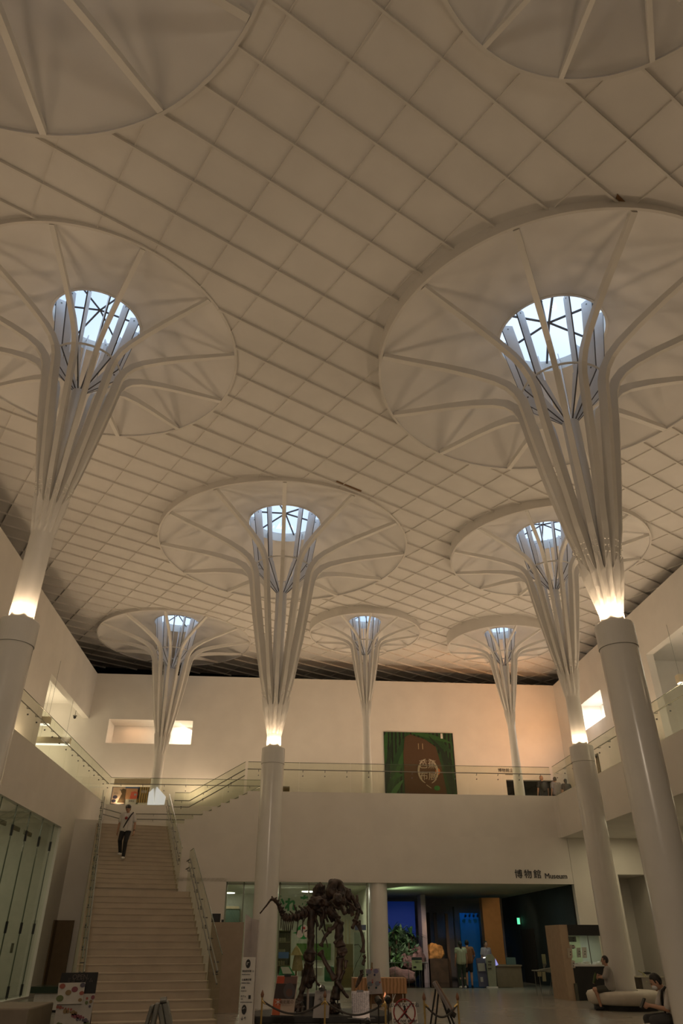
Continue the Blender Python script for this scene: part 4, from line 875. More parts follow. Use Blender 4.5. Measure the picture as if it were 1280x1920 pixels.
# green exit light on the dark wall
p = W(974, 1727, x=11.5); t = thing('exit_light', 'slim green exit light seen edge-on on the dark wall', 'light', tuple(p))
mk('lit_face', box(B(), (11.38, p.y - .02, p.z - .13), (11.5, p.y + .02, p.z + .13)), mat('green light', (.1, .5, .3), .5, emit=(.15, 1, .5), estr=1.2), t); mk('frame', box(B(), (11.5, p.y - .03, p.z - .15), (11.55, p.y + .03, p.z + .15)), 'steel', t)
# ------------------------------------------------------------ the mounted fossil skeleton
YS = 20.0
def S(zx, zy, dy=0): return W(440 + zx * .21875, 1620 + zy * .21875, y=YS + dy)
PM = 280 / 1280 * 17.35 / 1320 * 1.0       # metres per crop pixel at the skeleton
sk = thing('skeleton_mount', 'tall dark brown mounted skeleton of a long tailed animal on a black platform', 'skeleton', tuple(Vector((1.2, YS, .12))))
random.seed(4)
def bone(name, pts, r, n=9, knob=(1.5, 1.5), parent=sk, m='bone'):
    """long bone: shaft through pts with swollen, split ends"""
    P = [S(*p) if len(p) < 4 else p for p in pts]; Q = []; R = []
    for a, b in zip(P, P[1:]):
        for k in range(6): Q.append(a.lerp(b, k / 6)); 
    Q.append(P[-1]); L = len(Q) - 1
    for i in range(len(Q)):
        f = i / L; e = max(0, 1 - f / .16) ** .7 * (knob[0] - 1) + max(0, 1 - (1 - f) / .16) ** .7 * (knob[1] - 1)
        R.append(r * PM * 1.18 * (.85 + e + .12 * math.sin(i * 1.9)))
    Q[0] = Q[0] ; bm = tube(B(), Q, R, n)
    for v in bm.verts: v.co += Vector((noise.noise(v.co * 9), noise.noise(v.co * 9 + Vector((5, 0, 0))), noise.noise(v.co * 9 + Vector((0, 7, 0))))) * r * PM * .35
    return mk(name, bm, m, parent, True, [('SUBSURF', {'levels': 1, 'render_levels': 1})])
def lump(name, c, rx, ry, rz, amp=.25, seed=0, parent=sk, holes=()):
    bm = B(); bmesh.ops.create_icosphere(bm, subdivisions=4, radius=1); C = S(*c)
    for v in bm.verts:
        d = v.co.copy(); k = 1 + amp * noise.noise(d * 1.7 + Vector((seed, 0, 0))) + amp * .6 * noise.noise(d * 4 + Vector((0, seed, 0)))
        for h, hw, hd in holes:
            q = d.normalized().dot(Vector(h).normalized())
            if q > 1 - hw: k *= 1 - hd * min(1, (q - 1 + hw) / hw * 2.2)
        v.co = Vector((d.x * rx * PM, d.y * ry * PM, d.z * rz * PM)) * k + C
    return mk(name, bm, 'bone', parent, True)
# spine and tail
TL_ = [(215, 425, -.6), (240, 395, -.6), (265, 362, -.58), (290, 330, -.55), (315, 300, -.5), (335, 300, -.48), (352, 318, -.45), (370, 342, -.42), (386, 372, -.4), (396, 405, -.38), (408, 440, -.34), (430, 462, -.3), (460, 468, -.26), (492, 462, -.22), (524, 455, -.18), (556, 446, -.14), (588, 432, -.1), (616, 412, -.05), (642, 388, 0)]
for i, (a, b) in enumerate(zip(TL_, TL_[1:])):
    r = 7 + i * 1.7 if i > 3 else 5.5 + i * .9
    bone('tail_vertebra', [a, b], r, 8, (1.25, 1.25))
    if i >= 4:
        d = (Vector(b[:2]) - Vector(a[:2])).normalized(); n = Vector((d.y, -d.x)); 
        if n.y > 0: n = -n
        L = 18 + i * 2.2
        c = Vector(a[:2]).lerp(Vector(b[:2]), .5); e = c + n * L - d * 6
        bone('neural_spine', [(c.x, c.y, a[2]), (e.x, e.y, a[2])], 5 + .3 * i, 6, (1.2, 1))
for i, (x0, y0, x1, y1) in enumerate(((398, 440, 395, 560), (415, 460, 412, 575), (433, 470, 425, 580), (450, 476, 440, 585), (468, 478, 455, 588), (486, 478, 472, 588), (504, 474, 488, 570), (545, 462, 530, 612), (585, 445, 578, 600), (612, 430, 590, 500))):
    bone('chevron', [(x0, y0, -.3), (x1, y1, -.3)], 5.5, 6, (1.5, .5))
bone('tail_spine_blade', [(545, 430, -.1), (520, 385, -.1), (505, 345, -.1)], 10, 7, (1.4, .7)); bone('tail_spine_blade', [(600, 400, -.1), (560, 370, -.1), (548, 355, -.1)], 8, 7, (1.4, .7)); bone('tail_spine_blade', [(500, 430, -.2), (470, 400, -.2)], 7, 7, (1.4, .7))
for i, (a, b) in enumerate((((642, 388, 0), (690, 350, .1)), ((690, 350, .1), (735, 320, .1)), ((735, 320, .1), (780, 300, 0)), ((780, 300, 0), (820, 285, -.1)))): bone('back_vertebra', [a, b], 34, 9, (1.2, 1.2))
# hip bones: wide flaring blades
lump('hip_blade', (720, 250, .25), 60, 40, 78, .25, 3); lump('hip_blade', (700, 330, -.1), 75, 45, 45, .3, 8); lump('hip_bone', (745, 380, .0), 55, 50, 55, .3, 5)
for k in range(6): bone('hip_spine', [(700 + k * 13, 250, .1), (705 + k * 13, 190 - 6 * (k % 3), .1)], 8, 6, (1, 1))
bone('pubic_bone', [(735, 400, 0), (745, 520, -.1), (735, 545, -.1)], 16, 7, (1.2, .8)); bone('pubic_bone', [(765, 400, -.1), (750, 500, -.2), (722, 570, -.2)], 11, 7, (1.2, .6))
# rib cage behind and below the skull
for k, (xa, ya, xb, yb_, xc, yc) in enumerate(((780, 300, 745, 400, 775, 470), (800, 300, 770, 420, 800, 500), (825, 310, 800, 430, 835, 500), (850, 320, 835, 430, 865, 500), (930, 320, 965, 380, 955, 430), (950, 290, 990, 370, 975, 430), (965, 270, 1010, 350, 1000, 430), (975, 255, 1030, 330, 1020, 400), (700, 400, 690, 470, 715, 540), (760, 430, 765, 520, 780, 580))):
    bone('rib', [(xa, ya, .1), (xb, yb_, -.05), (xc, yc, -.15)], 9 + (k % 3) * 2, 7, (1.3, .8))
bone('breast_bone', [(800, 380, -.25), (850, 430, -.3), (895, 480, -.35)], 24, 8, (1.2, 1.2))
for k in range(5): bone('rib', [(985 + k * 9, 330 + k * 14, -.1), (985 + k * 8, 400 + k * 6, -.25), (1000 + k * 6, 455 - k * 4, -.25)], 6, 6, (1.2, .7))
lump('neck_vertebra', (800, 350, -.05), 55, 50, 60, .4, 31); lump('neck_vertebra', (760, 330, .05), 60, 50, 55, .4, 33); lump('shoulder_bone', (965, 275, .05), 38, 40, 62, .45, 35); lump('neck_vertebra', (835, 420, -.1), 40, 40, 55, .4, 37)
# skull with domed braincase, eye sockets and lower jaw
skull = lump('skull', (862, 225, -.35), 82, 80, 92, .16, 2, holes=(((.62, -1, .15), .10, .45), ((-.35, -1, .05), .08, .3)))
lump('cheek_bone', (905, 300, -.5), 48, 45, 60, .3, 6); lump('snout', (880, 300, -.75), 40, 60, 45, .25, 9)
bone('lower_jaw', [(900, 330, -.5), (925, 390, -.65), (942, 432, -.75)], 20, 8, (1.5, .7)); bone('lower_jaw', [(830, 320, -.5), (860, 360, -.7), (900, 385, -.8)], 15, 8, (1.4, .9))
for k in range(4): bone('tooth', [(905 + k * 9, 385 + 4 * k, -.78), (906 + k * 9, 400 + 4 * k, -.8)], 4, 5, (1, .5))
# shoulder blades and arms
bone('shoulder_blade', [(950, 220, .1), (1000, 275, 0), (1035, 330, -.1), (1060, 400, -.15)], 22, 8, (1.3, 1.1)); bone('shoulder_blade', [(1045, 262, 0), (1055, 330, -.1), (1095, 435, -.1)], 11, 7, (.8, 1.1)); bone('collar_bone', [(960, 330, -.2), (1005, 350, -.3), (1040, 400, -.3)], 10, 7)
bone('upper_arm', [(1062, 400, -.2), (1045, 450, -.25), (1030, 500, -.3)], 20, 8, (1.2, 1.7)); bone('elbow_spur', [(1035, 495, -.3), (1005, 550, -.4)], 14, 8, (1.3, 1.6))
bone('forearm', [(1050, 500, -.3), (1085, 580, -.3), (1105, 680, -.3), (1095, 765, -.3)], 15, 8, (1.6, 1.7)); bone('forearm', [(1070, 480, -.2), (1080, 560, -.2)], 9, 7)
bone('wrist_bone', [(1105, 780, -.3), (1118, 810, -.3), (1095, 870, -.35)], 14, 8, (1.4, 1.1)); bone('knuckle', [(1085, 905, -.4), (1090, 935, -.4)], 15, 8, (1.2, 1.2))
bone('claw', [(1088, 940, -.4), (1062, 990, -.45), (1035, 1065, -.5)], 13, 7, (1.3, .5)); bone('claw', [(1098, 940, -.35), (1080, 980, -.4), (1055, 1040, -.4)], 9, 7, (1.3, .4))
bone('upper_arm', [(905, 480, -.5), (850, 540, -.45), (805, 570, -.4)], 18, 8, (1.8, 1.6)); bone('upper_arm', [(815, 565, -.4), (770, 630, -.4), (735, 710, -.4)], 17, 8, (1.6, 1.7))
bone('forearm', [(728, 745, -.4), (790, 870, -.45), (862, 995, -.5)], 20, 8, (1.8, 1.5)); bone('hand_bone', [(870, 1000, -.5), (925, 1085, -.55)], 17, 8, (1.4, 1.2)); bone('claw', [(925, 1085, -.55), (978, 1150, -.6)], 14, 7, (1.3, .7)); bone('claw', [(905, 1070, -.5), (950, 1130, -.5)], 9, 7, (1.3, .6))
bone('loose_rib', [(745, 560, -.1), (780, 640, -.15), (800, 722, -.2)], 6, 6, (1.2, .6)); bone('side_spur', [(925, 610, -.6), (880, 650, -.65), (850, 685, -.7)], 14, 8, (1, 1.2))
# legs
bone('thigh_bone', [(655, 380, 0), (655, 560, -.05), (655, 640, -.1), (645, 780, -.15)], 32, 10, (1.3, 1.7)); lump('knee', (640, 790, -.15), 50, 45, 48, .2, 11)
bone('shin_bone', [(645, 830, -.15), (620, 960, -.1), (570, 1110, -.05), (555, 1180, -.05)], 24, 9, (1.7, 1.5)); bone('shin_bone', [(610, 850, -.1), (590, 960, 0), (560, 1090, 0)], 12, 8)
lump('foot', (545, 1225, -.1), 50, 60, 40, .3, 12); 
for k in (-30, 0, 30): bone('toe', [(545 + k, 1230, -.2), (535 + k * 1.3, 1275, -.5)], 13, 7, (1.4, .7))
bone('thigh_bone', [(895, 490, -.35), (890, 600, -.4), (905, 720, -.45)], 36, 10, (1.2, 1.3)); lump('knee', (920, 750, -.5), 44, 40, 34, .3, 14)
bone('shin_bone', [(905, 790, -.45), (900, 900, -.45), (880, 1030, -.4), (860, 1170, -.4)], 30, 9, (1.3, 1.3)); bone('shin_bone', [(955, 820, -.5), (945, 900, -.5), (900, 990, -.45)], 14, 8)
bone('ankle_bone', [(870, 1050, -.4), (840, 1130, -.4), (835, 1190, -.4)], 24, 8, (1.2, 1.3)); lump('foot', (850, 1245, -.4), 42, 50, 48, .3, 16); bone('toe', [(890, 1200, -.4), (905, 1255, -.5), (928, 1278, -.6)], 12, 7, (1.3, .8)); bone('toe', [(850, 1265, -.4), (855, 1330, -.5)], 16, 7)
for a, b in (((700, 500, .2), (700, 1330, .2)), ((880, 700, 0), (880, 1330, 0))): mk('support_rod', tube(B(), [S(*a), (S(*b).x, S(*b).y, .12)], .015, 6), 'black', sk)
pl = W(640, 1905, y=YS - .9)
tag(mk('exhibit_platform', slab(B(), [(-.40, YS - .9), (2.5, YS - .9), (2.8, YS + .2), (2.3, YS + 1.2), (.2, YS + 1.3), (-.55, YS + .5)], 0, .14), 'black', mods=[('BEVEL', {'width': .02, 'segments': 2})]), 'low black platform under the dark skeleton', 'platform')
# smaller specimen on a pole, and the black case behind
sp_ = thing('skull_specimen', 'brown skull specimen on a pale pole between the legs of the skeleton', 'skull', (S(630, 1250, .3).x, YS + .3, .14))
lump('skull', (628, 960, .25), 52, 45, 72, .35, 21, parent=sp_, holes=(((.5, -1, .2), .12, .5), ((-.5, -1, .2), .12, .5)))
bone('jaw', [(680, 960, .1), (705, 1020, 0), (740, 1055, 0)], 11, 7, (1.3, .8), parent=sp_); bone('jaw', [(600, 1010, .1), (640, 1060, .1)], 14, 7, parent=sp_)
a = S(628, 1060, .3); mk('pole', tube(B(), [a, (a.x, a.y, .14)], .028, 10), cmat((.42, .36, .31), .4), sp_)
a, b = S(585, 1215, .8), S(690, 1310, .8); tag(mk('black_drum', lathe(B(), [(.001, .14), (.28, .14), (.28, .42), (.22, .47), (.001, .47)], ((a.x + b.x) / 2, YS + .8), 24), 'black'), 'round black drum behind the specimen pole', 'drum')
# poster stands
def stand_board(name, label, cat, c4, y, m, legm='black', th=.02, top_clip=True, base=True):
    P = [W(p[0], p[1], y=y) for p in c4]; cx = (P[2].x + P[3].x) / 2
    t = thing(name, label, cat, (cx, y + .1, 0)); mk('sheet', quad(B(), c4, y, th), m, t)
    mk('post', tube(B(), [(cx, y + .10, 0), (cx, y + .05, P[0].z)], .018, 8), legm, t)
    if base: mk('base', box(B(), (cx - .22, y - .12, 0), (cx + .22, y + .3, .025)), legm, t)
    if top_clip: mk('clip', box(B(), ((P[0].x + P[1].x) / 2 - .07, y - .015, P[0].z - .02), ((P[0].x + P[1].x) / 2 + .07, y + .04, P[0].z + .02)), 'black', t)
    return t, P
t, P = stand_board('exhibition_poster', 'tilted exhibition poster in orange and grey with a glass dome, on a black stand', 'poster', [(519, 1829), (559, 1829.5), (550, 1905), (508, 1904)], 18.0, cmat((.50, .40, .33)))
mk('tray', quad(B(), [(507, 1903.5), (550, 1904.5), (550, 1907), (507, 1906)], 17.96, .08), 'black', t)
for nm, c, m, k in (('red_block', [(520, 1830.5), (534, 1830.5), (532, 1844), (518, 1844)], cmat((.42, .07, .03)), 1), ('mauve_block', [(534, 1830.5), (557.5, 1830.5), (556, 1844.5), (532, 1844)], cmat((.16, .09, .08)), 1),
                    ('dark_photo', [(517.5, 1844), (556, 1844.5), (551.5, 1873.5), (513, 1872.5)], cmat((.05, .035, .035)), 1), ('orange_block', [(513, 1872.5), (527, 1873), (524, 1904), (509.5, 1903)], cmat((.50, .12, .05)), 1)):
    mk(nm, quad(B(), c, 18.0 - .004 * k, .003), m, t)
c_ = W(542, 1858, y=17.99); mk('glass_dome_print', lathe(B(), [(.001, 0), (.001, 0)], (0, 0), 3) if False else disc(B(), c_, .125, .003, 28, Y, .14), cmat((.085, .075, .08)), t); mk('dome_core', disc(B(), c_ - Y * .003 - Z * .03, .07, .003, 20, Y, .07), cmat((.13, .07, .06)), t)
mk('title_text', textbm('美術館の', .075, W(537, 1879, y=17.985), X, Z, .003, bold=.001), cmat((.18, .12, .10)), t); mk('small_text', textbm('コレクション', .035, W(537, 1885, y=17.985), X, Z, .003), cmat((.18, .12, .10)), t); mk('white_plant', textbm('＊', .16, W(521, 1880, y=17.985), X, Z, .003), WHT, t)
t, P = stand_board('information_sheet', 'white sheet with a faint map on a stand, below the bright little spotlight', 'sign', [(591, 1857), (619.5, 1856.5), (616, 1909), (586, 1908.5)], 17.6, cmat((.36, .34, .34)))
rnd = random.Random(9)
tf = cmat((.20, .19, .19))
for i in range(8): p = W(596 + rnd.random() * 16, 1865 + rnd.random() * 20, y=17.59); q = W(596 + rnd.random() * 16, 1865 + rnd.random() * 20, y=17.59); mk('map_line', tube(B(), [p, q], .003, 4), tf, t)
mk('heading', textbm('化石の産地', .06, W(606, 1860, y=17.585), X, Z, .003), tf, t)
t, P = stand_board('information_sheet', 'white sheet densely printed with small dark characters, right of the skeleton', 'sign', [(658.5, 1858.5), (691, 1858), (693, 1909), (660.5, 1909)], 17.6, cmat((.40, .38, .38)))
for i in range(12): mk('text_line', textbm('展示骨格博物館資料沖縄の自然'[(i * 3) % 5:][:9], .042, W(676, 1864 + i * 3.1, y=17.59), X, Z, .002), cmat((.06, .06, .07)), t)
mk('heading', textbm('いきものはなぜ大きくなったか', .034, W(676, 1860.6, y=17.585), X, Z, .003), INK, t)
mk('shelf', box(B(), tuple(W(652, 1911.5, y=17.5)), tuple(W(702, 1908, y=17.7) )), 'black', t)
# colourful poster on a wooden easel
t = thing('easel', 'wooden easel with a pale poster of blue and pink pictures, before the round column', 'easel', (W(700, 1900, y=21).x, 21.2, 0))
mk('poster', quad(B(), [(685, 1817), (711, 1815.5), (717.5, 1863), (690.5, 1864.5)], 21.0, .02), cmat((.40, .36, .36)), t)
for i, (px, py) in enumerate(((691, 1822), (704, 1821), (693, 1845), (707, 1844))): mk('picture', disc(B(), W(px + .5, py, y=20.985), .065, .004, 18, Y, .05), cmat(((.22, .22, .30), (.20, .18, .30), (.18, .22, .26), (.19, .20, .26))[i]), t)
for i, (px, py) in enumerate(((688, 1828), (702, 1828), (691, 1852), (705, 1852), (698, 1838))): mk('picture', disc(B(), W(px, py, y=20.98), .025, .004, 12), cmat(((.03, .10, .10), (.02, .03, .08), (.05, .10, .10), (.02, .06, .08), (.4, .2, .2))[i]), t)
for i, (px, py) in enumerate(((696, 1818), (712, 1842), (698, 1842))): mk('red_mark', disc(B(), W(px, py, y=20.98), .018, .004, 10), cmat((.4, .06, .05)), t)
a = W(697, 1805, y=21.05); 
for dx in (-.35, .42): mk('leg', tube(B(), [(a.x, 21.05, a.z - .1), (a.x + dx, 21.0, 0)], .018, 6), cmat((.28, .17, .08)), t)
mk('mast', tube(B(), [(a.x, 21.05, a.z), (a.x, 21.5, 0)], .018, 6), cmat((.28, .17, .08)), t)
# plywood counter
t = thing('plywood_counter', 'orange brown plywood box counter in front of the museum entrance', 'counter', (W(725, 1880, y=25).x, 25.3, 0))
a, b = W(663, 1834, y=25.0), W(763, 1863, y=25.0); c = W(763, 1880, y=25.3)
mk('body', box(B(), (a.x, 25.0, b.z), (b.x, 25.8, a.z)), 'wood', t); mk('lower_box', box(B(), (a.x + .2, 25.15, 0), (b.x - .02, 25.7, b.z - .0)), cmat((.17, .085, .035)), t)
for px in (736, 741, 755): p = W(px, 1864, y=24.93); mk('white_leg', tube(B(), [p, (p.x + (.12 if px == 741 else 0) * -1, 24.93, 0)], .012, 6), WHT, t)
# Do not enter sign
t, P = stand_board('do_not_enter_sign', 'white Do not enter sign with a crossed out walking figure in a red ring', 'sign', [(732.5, 1881), (779, 1879), (783.5, 1918), (736, 1919.5)], 14.0, cmat((.78, .75, .70)), top_clip=False)
c_ = W(758, 1898, y=13.98); rr = .175
red = cmat((.28, .03, .03)); bm = B(); tube(bm, [c_ + X * rr * math.cos(a) + Z * rr * math.sin(a) for a in [2 * PI * k / 36 for k in range(37)]], .011, 6); mk('red_ring', bm, red, t)
mk('walking_figure', quad(B(), [(757, 1889), (760, 1889), (763, 1896), (761, 1900), (765, 1909), (763, 1910), (758, 1902), (753, 1909), (751, 1908), (756, 1899)], 13.985, .003), INK, t); mk('figure_head', disc(B(), W(758, 1887.5, y=13.98), .018, .003, 14), INK, t)
for s in (-1, 1): mk('red_bar', tube(B(), [c_ - X * rr * .7 - Z * rr * .7 * s, c_ + X * rr * .7 + Z * rr * .7 * s], .009, 6), red, t)
mk('text_line', textbm('はいらないでね', .072, W(757, 1885, y=13.97), X, Z, .003, bold=.001), INK, t); mk('text_line', textbm('Do not enter', .072, W(759.5, 1914, y=13.97), X, Z, .003, bold=.001), INK, t)
# brass stanchions and ropes round the platform
def stanchion(x, y, label):
    t = thing('stanchion', label, 'stanchion', (x, y, 0), 'brass rope posts round the skeleton')
    mk('post', tube(B(), [(x, y, .02), (x, y, .62)], .018, 10), 'brass', t); mk('base', lathe(B(), [(.001, 0), (.14, 0), (.14, .015), (.03, .035), (.001, .04)], (x, y), 20), 'brass', t)
    mk('finial', lathe(B(), [(.001, .60), (.026, .62), (.034, .66), (.02, .70), (.001, .74)], (x, y), 12), cmat((.20, .09, .05), .4), t, True)
SPX = []
for px, y, lb in ((491, 16.6, 'brass post left of the orange poster'), (609, 16.4, 'brass post in front of the map sheet'), (795, 15.6, 'brass post just right of the Do not enter sign'), (858, 15.6, 'brass post right of the black easel'), (722, 15.9, 'brass post behind the dark spotlights')):
    x = W(px, 1880, y=y).x; stanchion(x, y, lb); SPX.append(Vector((x, y, .56)))
for a, b, lb in ((SPX[0], SPX[1], 'dark rope sagging between the two left brass posts'), (SPX[1], SPX[4], 'dark rope sagging left of the Do not enter sign'), (SPX[2], SPX[3], 'dark rope sagging under the black easel')):
    t = thing('barrier_rope', lb, 'rope', tuple(a))
    mk('rope', tube(B(), [a.lerp(b, k / 14) - Z * .20 * math.sin(PI * k / 14) for k in range(15)], .017, 8), 'rope', t)
    for p, q in ((a, b), (b, a)): mk('hook', tube(B(), [p, p + (q - p).normalized() * .07 - Z * .05], .020, 8), 'brass', t)
# side-on black easel
t = thing('black_easel', 'black easel seen from the side, right of the Do not enter sign', 'easel', (3.35, 16.0, 0))
a, b = W(813, 1841, y=16), W(846, 1898, y=16)
d = (b - a).normalized(); mk('board', tube(B(), [a, b], .04, 4), cmat((.30, .27, .27)), t); mk('frame', tube(B(), [a + Vector((.04, 0, .01)), b + Vector((.05, 0, .0))], .022, 4), cmat((.28, .19, .14)), t)
for q0, q1 in (((817, 1850), (801, 1960)), ((822, 1858), (812, 1960)), ((822, 1856), (858, 1960)), ((838, 1890), (868, 1960))):
    p = W(*q0, y=16.05); q = W(*q1, y=16.05); f = p.z / (p.z - q.z); e = p + (q - p) * f; mk('leg', tube(B(), [p, e], .018, 6), 'black', t)
mk('shelf', tube(B(), [W(838, 1893, y=16) , W(853, 1905, y=16)], .05, 6), 'black', t)
# small spotlights
def spot_fix(px, py, y, label, power, aim, col=(1, .72, .52)):
    p = W(px, py, y=y); t = thing('floor_spotlight', label, 'spotlight', (p.x, y, 0), 'black stand spotlights round the skeleton')
    mk('pole', tube(B(), [(p.x, y, .02), (p.x, y, p.z - .05)], .013, 6), 'black', t); mk('base', lathe(B(), [(.001, 0), (.13, 0), (.13, .02), (.001, .02)], (p.x, y), 16), 'black', t)
    d = (Vector(aim) - p).normalized(); mk('head', tube(B(), [p - d * .07, p - d * .05, p + d * .05, p + d * .06], [.03, .055, .06, .05], 14), cmat((.02, .02, .02), .15), t)
    if power: lamp('spotlight_lamp', 'SPOT', p + d * .075, power, col, .03, aim, angle=55, blend=.6); mk('lit_lens', tube(B(), [p + d * .055, p + d * .066], .045, 14), MT['lens'], t)
MT['lens'] = mat('lit lens', (1, 1, 1), .5, emit=(1, .85, .7), estr=5)
spot_fix(603, 1854, 18.2, 'little spotlight shining above the map sheet', 9, S(900, 700))
spot_fix(689, 1916, 16.8, 'spotlight glaring below the printed sheet', 8, S(1060, 800))
spot_fix(709, 1876, 15.2, 'unlit black spotlight, the left one just behind the Do not enter sign', 0, S(700, 300))
spot_fix(727, 1874, 15.3, 'lit black spotlight, the right one just behind the Do not enter sign', 45, S(1000, 600))

# ------------------------------------------------------------ bench round the column, ticket booth, tables
c = (9.50, 22.62)
t = thing('ring_bench', 'round pale bench circling the column, with the seated man in shorts', 'bench', (c[0], c[1], 0))
mk('seat', lathe(B(), [(.40, .12), (.88, .12), (.95, .17), (.98, .34), (.93, .41), (.85, .43), (.40, .43)], c, 48), cmat((.55, .50, .42), .45), t, True); mk('plinth', lathe(B(), [(.42, 0), (.82, 0), (.82, .12), (.42, .12)], c, 40), 'black', t)
t = thing('curved_bench', 'long low pale bench behind the man with the mask', 'bench', (11.0, 22.4, 0))
mk('seat', box(B(), (10.52, 22.0, .12), (12.6, 22.9, .45)), cmat((.55, .50, .42), .45), t, mods=[('BEVEL', {'width': .05, 'segments': 3})]); mk('plinth', box(B(), (10.6, 22.1, 0), (12.4, 22.8, .12)), 'black', t)
yb2 = 26.0
t = thing('ticket_booth', 'information booth with black header, lit window full of papers and black base', 'booth', (W(1105, 1880, y=yb2).x, 26.6, 0))
kz = lambda py: W(1100, py, y=yb2).z
x0, x1, x2 = W(1056, 1740, y=yb2).x + .02, W(1078, 1812, y=yb2).x, W(1133, 1740, y=yb2).x + .3
x0 = W(1062, 1800, y=yb2).x
zt = kz(1734)
mk('side_pillar', box(B(), (x0 - .1, yb2, 0), (x1 - .08, yb2 + 1.4, zt)), cmat((.38, .28, .19)), t)
mk('header', box(B(), (x1 - .08, yb2 - .02, kz(1754)), (x2, yb2 + 1.4, zt)), 'black', t); mk('base', box(B(), (x1 - .08, yb2, 0), (x2, yb2 + 1.4, kz(1812))), 'black', t)
mk('counter', box(B(), (x1 - .05, yb2 - .05, kz(1812)), (x2, yb2 + 1.3, kz(1808))), cmat((.62, .62, .60)), t); mk('window_glass', box(B(), (x1 - .05, yb2 + .02, kz(1808)), (x2, yb2 + .03, kz(1754))), 'shopglass', t)
mk('back_wall', box(B(), (x1 - .08, yb2 + 1.35, kz(1812)), (x2, yb2 + 1.4, kz(1754))), cmat((.32, .35, .29)), t); mk('curtain', box(B(), (x1 + .35, yb2 + 1.25, kz(1812)), (x1 + .75, yb2 + 1.3, kz(1754))), cmat((.24, .29, .16)), t)
mk('mullion', box(B(), (x1 + .55, yb2, kz(1808)), (x1 + .57, yb2 + .03, kz(1754))), 'steel', t)
lamp('booth_lamp', 'AREA', ((x1 + x2) / 2, yb2 + .6, kz(1756)), 7, (1, 1, .92), (.8, .3), ((x1 + x2) / 2, yb2 + .7, 0))
for i, (px, py, w, h, m) in enumerate(((1065, 1761, 14, 10, cmat((.06, .07, .06))), (1067, 1775, 10, 7, cmat((.40, .36, .30))), (1063, 1787, 9, 18, cmat((.42, .36, .28))), (1080, 1786, 8, 18, cmat((.36, .40, .34))), (1090, 1786, 9, 20, cmat((.50, .52, .47))), (1070, 1808, 7, 14, cmat((.42, .38, .32))))):
    nt_ = mk('notice', quad(B(), [(px, py - h / 2), (px + w, py - h / 2), (px + w + 1.5, py + h / 2), (px + 1.5, py + h / 2)], yb2 - .02 - .001 * i, .008), m, t)
    for k in range(2): mk('print', quad(B(), [(px + w * .6, py - 3 + 5 * k), (px + w * .8, py - 3 + 5 * k), (px + w * .8, py - 1 + 5 * k), (px + w * .6, py - 1 + 5 * k)], yb2 - .035, .004), INK, nt_)
rnd = random.Random(2)
for i in range(6): x = x1 + .1 + i * .16; mk('paper_stack', box(B(), (x, yb2 + .15 + .05 * (i % 2), kz(1808)), (x + .14, yb2 + .4, kz(1808) + .03 + .02 * (i % 3))), WHT, t)
mk('sanitizer', box(B(), (x0 + .12, yb2 - .08, 0), (x0 + .2, yb2 - .0, .45)), cmat((.08, .08, .06)), t)
# folding table with leaflets and leaflet rack in front of the dark wall
yt = 28.6
a = W(1003, 1821, y=yt); b = W(1040, 1821, y=yt)
t = thing('folding_table', 'small white table draped with leaflets before the dark wall', 'table', ((a.x + b.x) / 2, yt, 0))
mk('top', box(B(), (a.x, yt - .2, a.z), (b.x + .1, yt + .4, a.z + .03)), cmat((.24, .25, .20)), t)
for xx in (a.x + .08, b.x): 
    for yy in (yt - .15, yt + .35): mk('leg', tube(B(), [(xx, yy, 0), (xx, yy, a.z)], .012, 6), 'steel', t)
tag(mk('leaflet', quad(B(), [(1007, 1822), (1015, 1822), (1015, 1831), (1008, 1831)], yt - .22, .01), cmat((.30, .28, .16))), 'pale yellow leaflet hanging from the front left of the white table', 'leaflet')
tag(mk('leaflet', quad(B(), [(1016, 1822), (1022, 1822), (1024, 1840), (1017, 1840)], yt - .225, .01), cmat((.30, .30, .18))), 'long leaflet hanging lower in the middle of the white table', 'leaflet')
tag(mk('table_cloth', quad(B(), [(1013, 1818), (1040, 1814), (1044, 1824), (1030, 1824)], yt - .21, .25), cmat((.20, .21, .17))), 'crumpled grey cloth on top of the white table', 'cloth')
t = thing('leaflet_holder', 'small holder with a yellow green leaflet on a post behind the white table', 'holder', tuple(Vector((W(1018, 1820, y=yt + .3).x, yt + .3, a.z))))
mk('sheet', quad(B(), [(1014.5, 1789), (1022, 1789), (1024, 1807), (1017, 1807)], yt + .3, .01), cmat((.22, .24, .14)), t); mk('foot', quad(B(), [(1017, 1807), (1025, 1807), (1022, 1813), (1019, 1820)], yt + .31, .01), 'steel', t)
t = thing('leaflet_easel', 'tall easel of grey leaflets next to the white table', 'easel', tuple(Vector((W(1042, 1860, y=yt + .6).x, yt + .5, 0))))
mk('board', quad(B(), [(1037, 1775), (1048, 1775), (1046, 1795), (1044, 1816), (1034, 1816), (1036, 1790)], yt + .5, .03), cmat((.15, .14, .11)), t); mk('lower_board', quad(B(), [(1040, 1816), (1046, 1816), (1050, 1840), (1044, 1840)], yt + .48, .03), cmat((.14, .14, .11)), t)
for q0, q1 in (((1035, 1816), (1031, 1862)), ((1038, 1816), (1034, 1863)), ((1044, 1816), (1053, 1866)), ((1042, 1775), (1048, 1862))):
    p = W(*q0, y=yt + .5); q = W(*q1, y=yt + .5); f = p.z / (p.z - q.z); mk('leg', tube(B(), [p, p + (q - p) * f], .012, 6), 'steel', t)
